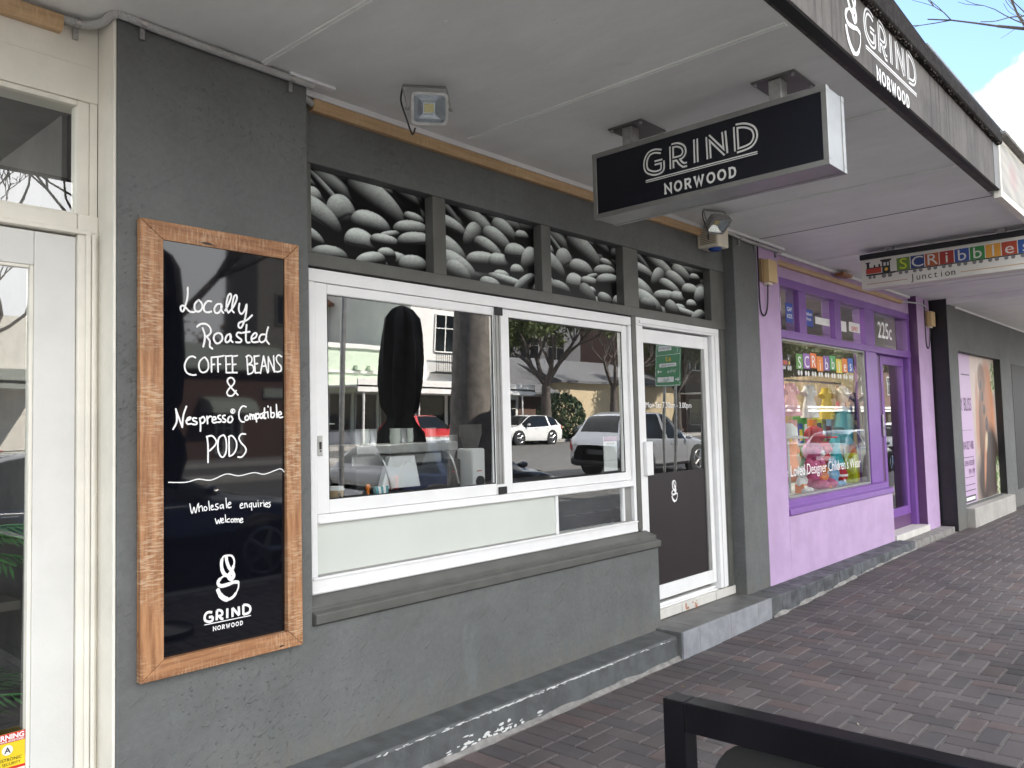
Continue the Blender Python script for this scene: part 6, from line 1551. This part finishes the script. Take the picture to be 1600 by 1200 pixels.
for cl in range(16):
    c0 = Vector((19.2 + rr.uniform(-3.2, 3.2), -37 + rr.uniform(-1.5, 1.5), 4.6 + rr.uniform(-1.0, 1.4)))
    for i in range(160):
        c = c0 + Vector((rr.gauss(0, .55), rr.gauss(0, .55), rr.gauss(0, .45))); s = rr.uniform(.07, .16)
        a = Vector((rr.uniform(-1, 1), rr.uniform(-1, 1), rr.uniform(-1, 1))).normalized(); b = a.orthogonal().normalized()
        hb.add([c - a * s, c + b * s * .6, c + a * s, c - b * s * .6], [(0, 1, 2, 3)])
hb.build('leaves', M['leafo'], o)
mb = MB(); mb.tube([(19.2, -37, -.1), (19.2, -37, 3), (19.4, -37, 5)], [.25, .2, .1], 8); mb.build('trunk', M['bark'], o)

# ------------------------------------------------------------------ buildings across the road (seen in the glass)
def win(par, x0, x1, z0, z1, y, fr='creamd', bars=True):
    mb = MB(); mb.box(x0, x1, y, y + .03, z0, z1); w_ = mb.build('window', M['dglass'], par)
    mb = MB(); t = .06
    mb.box(x0 - t, x0, y, y + .06, z0 - t, z1 + t); mb.box(x1, x1 + t, y, y + .06, z0 - t, z1 + t); mb.box(x0, x1, y, y + .06, z1, z1 + t); mb.box(x0, x1, y, y + .08, z0 - t, z0)
    if bars: mb.box((x0 + x1) / 2 - .03, (x0 + x1) / 2 + .03, y + .031, y + .055, z0, z1); mb.box(x0, x1, y + .0312, y + .05, z0 + (z1 - z0) * .62, z0 + (z1 - z0) * .62 + .05)
    mb.build('window_trim', M[fr], w_)
B = empty('green_shop', (21.5, -27, 0), 'pale green shop with a white verandah across the road', 'building')
mb = MB(); mb.box(20.0, 25.0, -33, -27.0, 0, 4.5); mb.build('wall', M['greenw'], B)
mb = MB(); mb.box(19.95, 25.02, -27.02, -26.88, 4.42, 4.62); mb.box(19.98, 25.0, -26.99, -26.9, 3.32, 3.42); mb.build('cornice', M['whitew'], B)
mb = MB(); mb.box(20.0, 31.6, -26.98, -24.6, 2.62, 2.70); mb.box(20.0, 31.6, -24.66, -24.60, 2.40, 2.98); mb.build('verandah', M['whitew'], B)
for xx in (20.4, 23.6, 27.0, 30.8): mb = MB(); mb.tube([(xx, -24.75, 0), (xx, -24.75, 2.62)], .05, 8); mb.build('verandah_post', M['whitew'], B)
for a, b in ((20.3, 21.4), (21.7, 22.8), (23.1, 24.7)): win(B, a, b, .7, 2.3, -26.99, 'alum', False)
mb = MB(); mb.box(20.1, 24.9, -26.985, -26.95, .02, .6); mb.build('stall_riser', M['paper'], B)
for xx in (21.6, 22.3): mb = MB(); mb.box(xx, xx + .35, -26.98, -26.75, 3.45, 3.68); mb.build('bracket', M['greenw'], B)
B = empty('blue_grey_house', (28, -34, 0), 'tall pale blue grey building with a rusty iron roof behind the green shop', 'building')
mb = MB(); mb.box(24.6, 34, -44, -34.0, 0, 7.3); mb.build('wall', M['bluew'], B)
mb = MB(); mb.prism([(-33.4, 7.2), (-33.4, 7.35), (-39, 10.2), (-44.5, 7.35), (-44.5, 7.2)], 'x', 24.3, 29.4); mb.build('roof', M['roofr'], B)
win(B, 25.4, 26.0, 5.0, 6.1, -33.99, 'whitew')
B = empty('white_house', (28.4, -27, 0), 'white rendered two storey building with a balcony grille across the road', 'building')
mb = MB(); mb.box(25.02, 31.8, -36, -27.0, 0, 9.4); mb.build('wall', M['whitew'], B)
mb = MB(); mb.box(24.9, 31.9, -36, -26.8, 9.405, 9.7); mb.build('parapet', M['whitew'], B)
win(B, 26.6, 27.9, 4.6, 6.4, -26.98, 'whitew')
win(B, 29.6, 30.8, 4.6, 6.4, -26.98, 'whitew')
mb = MB()
for i in range(15): mb.box(26.35 + i * .125, 26.375 + i * .125, -26.6, -26.58, 3.55, 4.45)
mb.box(26.3, 28.2, -26.62, -26.57, 4.4505, 4.5); mb.box(26.3, 28.2, -26.62, -26.57, 3.5, 3.5495); mb.box(26.3, 28.2, -26.57, -26.99, 3.44, 3.4995); mb.build('balcony_grille', M['black'], B)
for a, b in ((25.5, 27.2), (27.6, 29.0), (29.4, 31.4)): win(B, a, b, .5, 2.3, -26.99, 'black', False)
B = empty('gabled_cottage', (33.4, -27.5, 0), 'small brick and timber cottage with a dark gabled roof across the road', 'building')
mb = MB(); mb.box(31.9, 36.0, -34, -27.5, 0, 2.7); mb.build('wall', M['whitew'], B)
mb = MB(); mb.prism([(-26.6, 2.55), (-26.6, 2.65), (-30.7, 4.9), (-34.6, 2.65), (-34.6, 2.55)], 'x', 31.85, 36.3); mb.build('roof', M['roofd'], B)
mb = MB(); mb.box(33.6, 35.9, -27.49, -27.45, .9, 2.4); mb.build('brick_panel', M['brickw'], B)
win(B, 32.2, 33.3, .8, 2.2, -27.48)
B = empty('tan_hall', (41, -27, 0), 'tan rendered hall with a dark sheet roof across the road', 'building')
mb = MB(); mb.box(36.4, 50, -36, -27, 0, 3.35); mb.build('wall', M['yelloww'], B)
mb = MB(); mb.prism([(-26.6, 3.25), (-26.6, 3.4), (-31.5, 5.0), (-36.5, 3.4), (-36.5, 3.25)], 'x', 36.35, 50.3); mb.build('roof', M['roofd'], B)
win(B, 44, 45.5, 1, 2.4, -26.98)
B = empty('grey_office_block', (47, -48, 0), 'dark grey office block far behind the tan hall', 'building')
mb = MB(); mb.box(34, 70, -62, -48, 0, 12); mb.build('wall', M['roofd'], B)
for i in range(7): win(B, 37 + i * 4, 39.5 + i * 4, 6.5, 8.5, -47.98, 'stonew')
B = empty('brick_corner_shop', (15, -28, 0), 'low brown brick corner shop with a green grey roof and curved awning', 'building')
mb = MB(); mb.box(9.0, 19.9, -34, -28, 0, 3.7); mb.build('wall', M['brickw'], B)
mb = MB(); mb.prism([(-27.6, 3.65), (-27.6, 3.75), (-31, 5.0), (-34.4, 3.65)], 'x', 10.5, 19.95); mb.build('roof', M['roofg'], B)
mb = MB(); mb.prism([(-28.0, 1.95), (-26.9, 1.9), (-26.95, 2.1), (-27.2, 2.35), (-27.6, 2.5), (-28.0, 2.55)], 'x', 14.6, 16.6); mb.build('awning', M['roofg'], B)
win(B, 15.3, 15.9, .3, 1.85, -27.98, 'creamd'); win(B, 16.0, 16.35, .3, 1.85, -27.98, 'creamd', False)
mb = MB(); mb.box(17.4, 19.6, -27.98, -27.9, 2.55, 2.95); mb.build('signboard', M['roofg'], B)
B = empty('stone_tower', (20.5, -33, 0), 'square grey stone tower behind the brick corner shop', 'building')
mb = MB(); mb.box(19.2, 21.9, -34.5, -31.5, 3.8, 14); mb.build('wall', M['stonew'], B)
for z_ in (6.2, 9.5): win(B, 20.2, 20.6, z_, z_ + 1.4, -31.48, 'stonew', False)
B = empty('cream_terrace', (-4, -28, 0), 'long cream shop terrace across the road opposite the cream shop', 'building')
mb = MB(); mb.box(-22, 8.9, -36, -28, 0, 5.2); mb.build('wall', M['cream'], B)
mb = MB(); mb.box(-22, 8.8, -27.99, -25, 2.75, 2.85); mb.box(-22, 8.8, -25.05, -25, 2.6, 3.2); mb.build('verandah', M['roofg'], B)
for i in range(8): win(B, -21 + i * 3.7, -18.6 + i * 3.7, .6, 2.3, -27.99, 'creamd')
B = empty('far_terrace', (72, -27, 0), 'long brown brick shop terrace far along the opposite side', 'building')
mb = MB(); mb.box(50.5, 110, -36, -27, 0, 10.5); mb.build('wall', M['brickw'], B)
for i in range(12): win(B, 52 + i * 4.5, 53.4 + i * 4.5, 4.6, 6.6, -26.98, 'whitew'); win(B, 54 + i * 4.5, 55.4 + i * 4.5, 7.6, 9.4, -26.98, 'whitew')
mb = MB(); mb.box(50.5, 110, -26.99, -24.8, 2.8, 2.9); mb.box(50.5, 110, -24.86, -24.8, 2.6, 3.1); mb.build('verandah', M['whitew'], B)
for i in range(12): win(B, 52 + i * 4.5, 55 + i * 4.5, .6, 2.4, -26.98, 'alum', False)
# upper storey of our own side, so the street keeps its shadow
U_ = empty('parapet_wall', (3, .2, 3.7), 'plain rendered parapet above the canopies', 'wall')
mb = MB(); mb.box(-12, 10.55, .05, .4, 3.75, 4.5); mb.build('parapet', M['trim'], U_); mb = MB(); mb.box(-12, 10.55, .41, 12, 3.3, 3.4); mb.build('roof', M['roofd'], U_)

# ------------------------------------------------------------------ cars
CARSEC = {
 'suv': [(-1.0, .74, .44, .66, .84, .62), (-.985, .88, .34, .92, .98, .70), (-.95, .93, .28, 1.03, 1.12, .74), (-.86, .96, .25, 1.06, 1.52, .64), (-.74, .97, .24, 1.05, 1.66, .64), (-.45, .985, .23, 1.02, 1.715, .665), (-.12, .985, .23, 1.00, 1.72, .665), (.10, .98, .23, .985, 1.66, .65), (.30, .975, .24, .98, 1.34, .71), (.46, .965, .24, .97, 1.07, .78), (.62, .95, .25, .94, 1.02, .76), (.82, .90, .26, .87, .95, .70), (.94, .80, .30, .74, .82, .60), (1.0, .62, .40, .56, .64, .46)],
 'hatch': [(-1.0, .70, .42, .62, .80, .56), (-.98, .86, .32, .88, .96, .66), (-.93, .92, .24, .97, 1.06, .70), (-.82, .96, .22, .98, 1.30, .64), (-.66, .975, .21, .965, 1.42, .63), (-.38, .985, .20, .93, 1.475, .64), (-.06, .985, .20, .91, 1.48, .64), (.12, .98, .20, .90, 1.42, .63), (.34, .97, .20, .89, 1.14, .69), (.52, .96, .21, .87, .95, .76), (.66, .94, .22, .84, .90, .74), (.84, .88, .24, .76, .82, .66), (.95, .76, .28, .64, .70, .54), (1.0, .56, .38, .50, .56, .40)],
 'sedan': [(-1.0, .72, .40, .66, .82, .58), (-.98, .87, .32, .88, .95, .68), (-.90, .93, .24, .95, 1.00, .74), (-.70, .965, .21, .95, 1.03, .76), (-.56, .975, .20, .94, 1.18, .70), (-.36, .98, .20, .92, 1.39, .63), (-.10, .985, .20, .91, 1.43, .63), (.08, .98, .20, .90, 1.39, .62), (.30, .97, .20, .89, 1.14, .68), (.48, .96, .21, .88, .95, .76), (.64, .94, .22, .84, .90, .74), (.84, .88, .24, .76, .82, .66), (.95, .76, .28, .64, .70, .54), (1.0, .56, .38, .50, .56, .40)]}
def car(lb, loc, rot, paint, L, W, Hh, kind, group='parked cars'):
    o = empty('parked_car', (loc[0], loc[1], -.08), lb, 'car', group, rot=rot, local=True)
    st = CARSEC[kind]; hl = L / 2; kz = Hh / max(t[4] for t in st)
    rows = catmull(st, 5)
    wr = .345 if kind != 'suv' else .375
    def half(t):
        x, hw, zb, zs, zt, tw = t
        w = hw * W / 2; tw = min(tw, hw) * W / 2; zb *= kz; zs *= kz; zt *= kz
        cab = max(0, zt - zs)
        P = [(0, zb), (w * .86, zb), (w * .985, zb + .10), (w, (zb + zs) * .5), (w * .985, zs - .06), (w * .955, zs), (w * .93 + (tw - w * .93) * .35, zs + cab * .35), (w * .93 + (tw - w * .93) * .80, zs + cab * .74), (tw * .95, zs + cab * .93), (tw * .62, zt - cab * .012), (0, zt)]
        return catmull(P, 3)
    H_ = [half(t) for t in rows]; m = len(H_[0])
    body, win_, low = MB(), MB(), MB()
    V = []
    for t, hh in zip(rows, H_):
        V.append([(t[0] * hl, -y, z) for y, z in hh] + [(t[0] * hl, y, z) for y, z in hh[::-1][1:]])
    k = len(V[0]); nb = len(rows)
    flat = [p for r in V for p in r]
    gl = {'suv': ((-.90, .34), (.115, .44), (-.93, -.80)), 'hatch': ((-.80, .40), (.135, .50), (-.92, -.74)), 'sedan': ((-.50, .40), (.10, .465), (-.66, -.42))}[kind]
    pil = {'suv': ((-.60, -.555), (-.10, -.06)), 'hatch': ((-.52, -.46), (-.08, -.04)), 'sedan': ((-.10, -.06),)}[kind]
    fb, fg, fl = [], [], []
    for i in range(nb - 1):
        xm = (rows[i][0] + rows[i + 1][0]) / 2; cab = (rows[i][4] - rows[i][3] + rows[i + 1][4] - rows[i + 1][3]) / 2
        for j in range(k - 1):
            q = (i * k + j, i * k + j + 1, (i + 1) * k + j + 1, (i + 1) * k + j)
            jj = min(j, k - 2 - j)
            side = 15 <= jj <= 23 and cab > .16 and gl[0][0] < xm < gl[0][1] and not any(a < xm < b for a, b in pil)
            top = jj >= 25 and (gl[1][0] < xm < gl[1][1] or gl[2][0] < xm < gl[2][1])
            if side or top: fg.append(q)
            elif jj < 6 and kind == 'suv' or jj < 3: fl.append(q)
            else: fb.append(q)
    def sub_(fs, nm, mt):
        idx = sorted({i for f in fs for i in f}); mp_ = {a: b for b, a in enumerate(idx)}
        m_ = MB(); m_.add([flat[i] for i in idx], [tuple(mp_[i] for i in f) for f in fs]); return m_.build(nm, M[mt], o, smooth=True)
    sub_(fb, 'body', paint); sub_(fg, 'windows', 'dglass'); sub_(fl, 'lower_cladding', 'rubber')
    wb = L * .585; fx, rx = wb / 2 + L * .015, -wb / 2 + L * .015
    for cx in (fx, rx):
        for s in (-1, 1):
            m_ = MB(); m_.tube([(cx, s * (W / 2 - .25), wr), (cx, s * (W / 2 - .004), wr)], wr + .05, 28); m_.build('wheel_arch', M['rubber'], o)
            m_ = MB(); m_.tube([(cx, s * (W / 2 - .22), wr), (cx, s * (W / 2 + .006), wr)], wr, 28); wh = m_.build('wheel', M['tyre'], o, bevel=.02)
            m_ = MB(); m_.tube([(cx, s * (W / 2 - .05), wr), (cx, s * (W / 2 + .012), wr)], wr * .22, 12)
            for kk in range(5):
                a = 1.2566 * kk; m_.tube([(cx, s * (W / 2 + .008), wr), (cx + wr * .66 * math.cos(a), s * (W / 2 + .008), wr + wr * .66 * math.sin(a))], [.05, .03], 6)
            ring = [(cx + wr * .69 * math.cos(6.2832 * q / 24), s * (W / 2 + .008), wr + wr * .69 * math.sin(6.2832 * q / 24)) for q in range(25)]
            m_.tube(ring, .020, 6, caps=False); m_.build('rim', M['rim'], wh)
    def patch(x0, x1, j0, j1, s, lift=.012):
        """a lamp or badge lying on the body skin between two stations and two section points"""
        m_ = MB(); vs = []; n1, n2 = 5, 5
        xs_ = [r[0] for r in rows]
        for a in range(n1 + 1):
            x = x0 + (x1 - x0) * a / n1; i = max(0, min(nb - 2, next((q for q in range(nb - 1) if xs_[q + 1] >= x), nb - 2))); f_ = max(0, min(1, (x - xs_[i]) / max(1e-6, xs_[i + 1] - xs_[i])))
            for b in range(n2 + 1):
                j = j0 + (j1 - j0) * b / n2; jl = int(j); fj = j - jl
                p = [H_[i][jl][c] * (1 - f_) * (1 - fj) + H_[i + 1][jl][c] * f_ * (1 - fj) + H_[i][jl + 1][c] * (1 - f_) * fj + H_[i + 1][jl + 1][c] * f_ * fj for c in (0, 1)]
                vs.append((x * hl + (lift if x > 0 else -lift), s * (p[0] + lift), p[1]))
        m_.add(vs, [(a * (n2 + 1) + b, a * (n2 + 1) + b + 1, (a + 1) * (n2 + 1) + b + 1, (a + 1) * (n2 + 1) + b) for a in range(n1) for b in range(n2)]); return m_
    for s in (-1, 1):
        patch(.84, .965, 11, 14.5, s).build('headlight', M['headl'], o, smooth=True)
        patch(-.995, -.90, 10.5, 14.5, s).build('tail_light', M['redlamp'], o, smooth=True)
        m_ = MB(); m_.ball((hl * .34, s * (W / 2 + .06), .98 * kz + .04), .07, .10, .06, 10, 6); m_.build('mirror', M[paint], o, smooth=True)
        for xx in (hl * .06, -hl * .36): m_ = MB(); m_.box(xx - .18, xx, s * (W / 2 - .002) - .014, s * (W / 2 - .002) + .014, .845 * kz, .875 * kz); m_.build('door_handle', M[paint], o, bevel=.005)
    m_ = MB(); m_.box(-hl - .008, -hl + .08, -.26, .26, .60 * kz, .72 * kz); m_.build('number_plate', M['dark'] if kind == 'suv' else M['paper'], o, bevel=.004)
    m_ = MB(); m_.box(hl - .10, hl + .006, -.45, .45, .40, .50); m_.build('grille', M['rubber'], o, bevel=.01)
    return o
car('silver white sport wagon driving past, mirrored in the right sash and door', (18.6, -9.45), 0, 'cars', 4.7, 1.92, 1.72, 'suv')
car('white hatchback parked across the road, mirrored left in the right sash', (29.6, -23.6), R(180), 'carw', 4.3, 1.78, 1.46, 'hatch')
car('silver wagon parked across the road under the leafy tree', (36.6, -23.5), R(180), 'cars', 4.5, 1.85, 1.62, 'suv')
car('red hatchback parked across the road outside the green shop', (22.8, -23.5), 0, 'carr', 4.1, 1.74, 1.48, 'hatch')
car('dark blue sedan parked at the near kerb, mirrored in the hand lettered board', (2.1, -5.75), 0, 'carb', 4.6, 1.8, 1.45, 'sedan')
car('dark blue hatchback parked at the near kerb beside the thick trunk', (7.7, -6.0), 0, 'carb', 3.9, 1.70, 1.36, 'hatch')
car('red sedan parked across the road, mirrored in the cream shop door', (4.5, -23.5), 0, 'carr', 4.6, 1.8, 1.45, 'sedan')
car('white sedan parked across the road near the terrace', (-2.0, -23.5), R(180), 'carw', 4.6, 1.8, 1.45, 'sedan')
car('silver hatchback parked at the near kerb beyond the canopies', (24.5, -5.8), 0, 'cars', 4.2, 1.76, 1.46, 'hatch')
car('white wagon parked far along the near kerb', (31.0, -5.8), 0, 'carw', 4.5, 1.85, 1.65, 'suv')
car('white hatchback parked across the road opposite the far terrace', (52.0, -23.5), R(180), 'carw', 4.2, 1.76, 1.46, 'hatch')
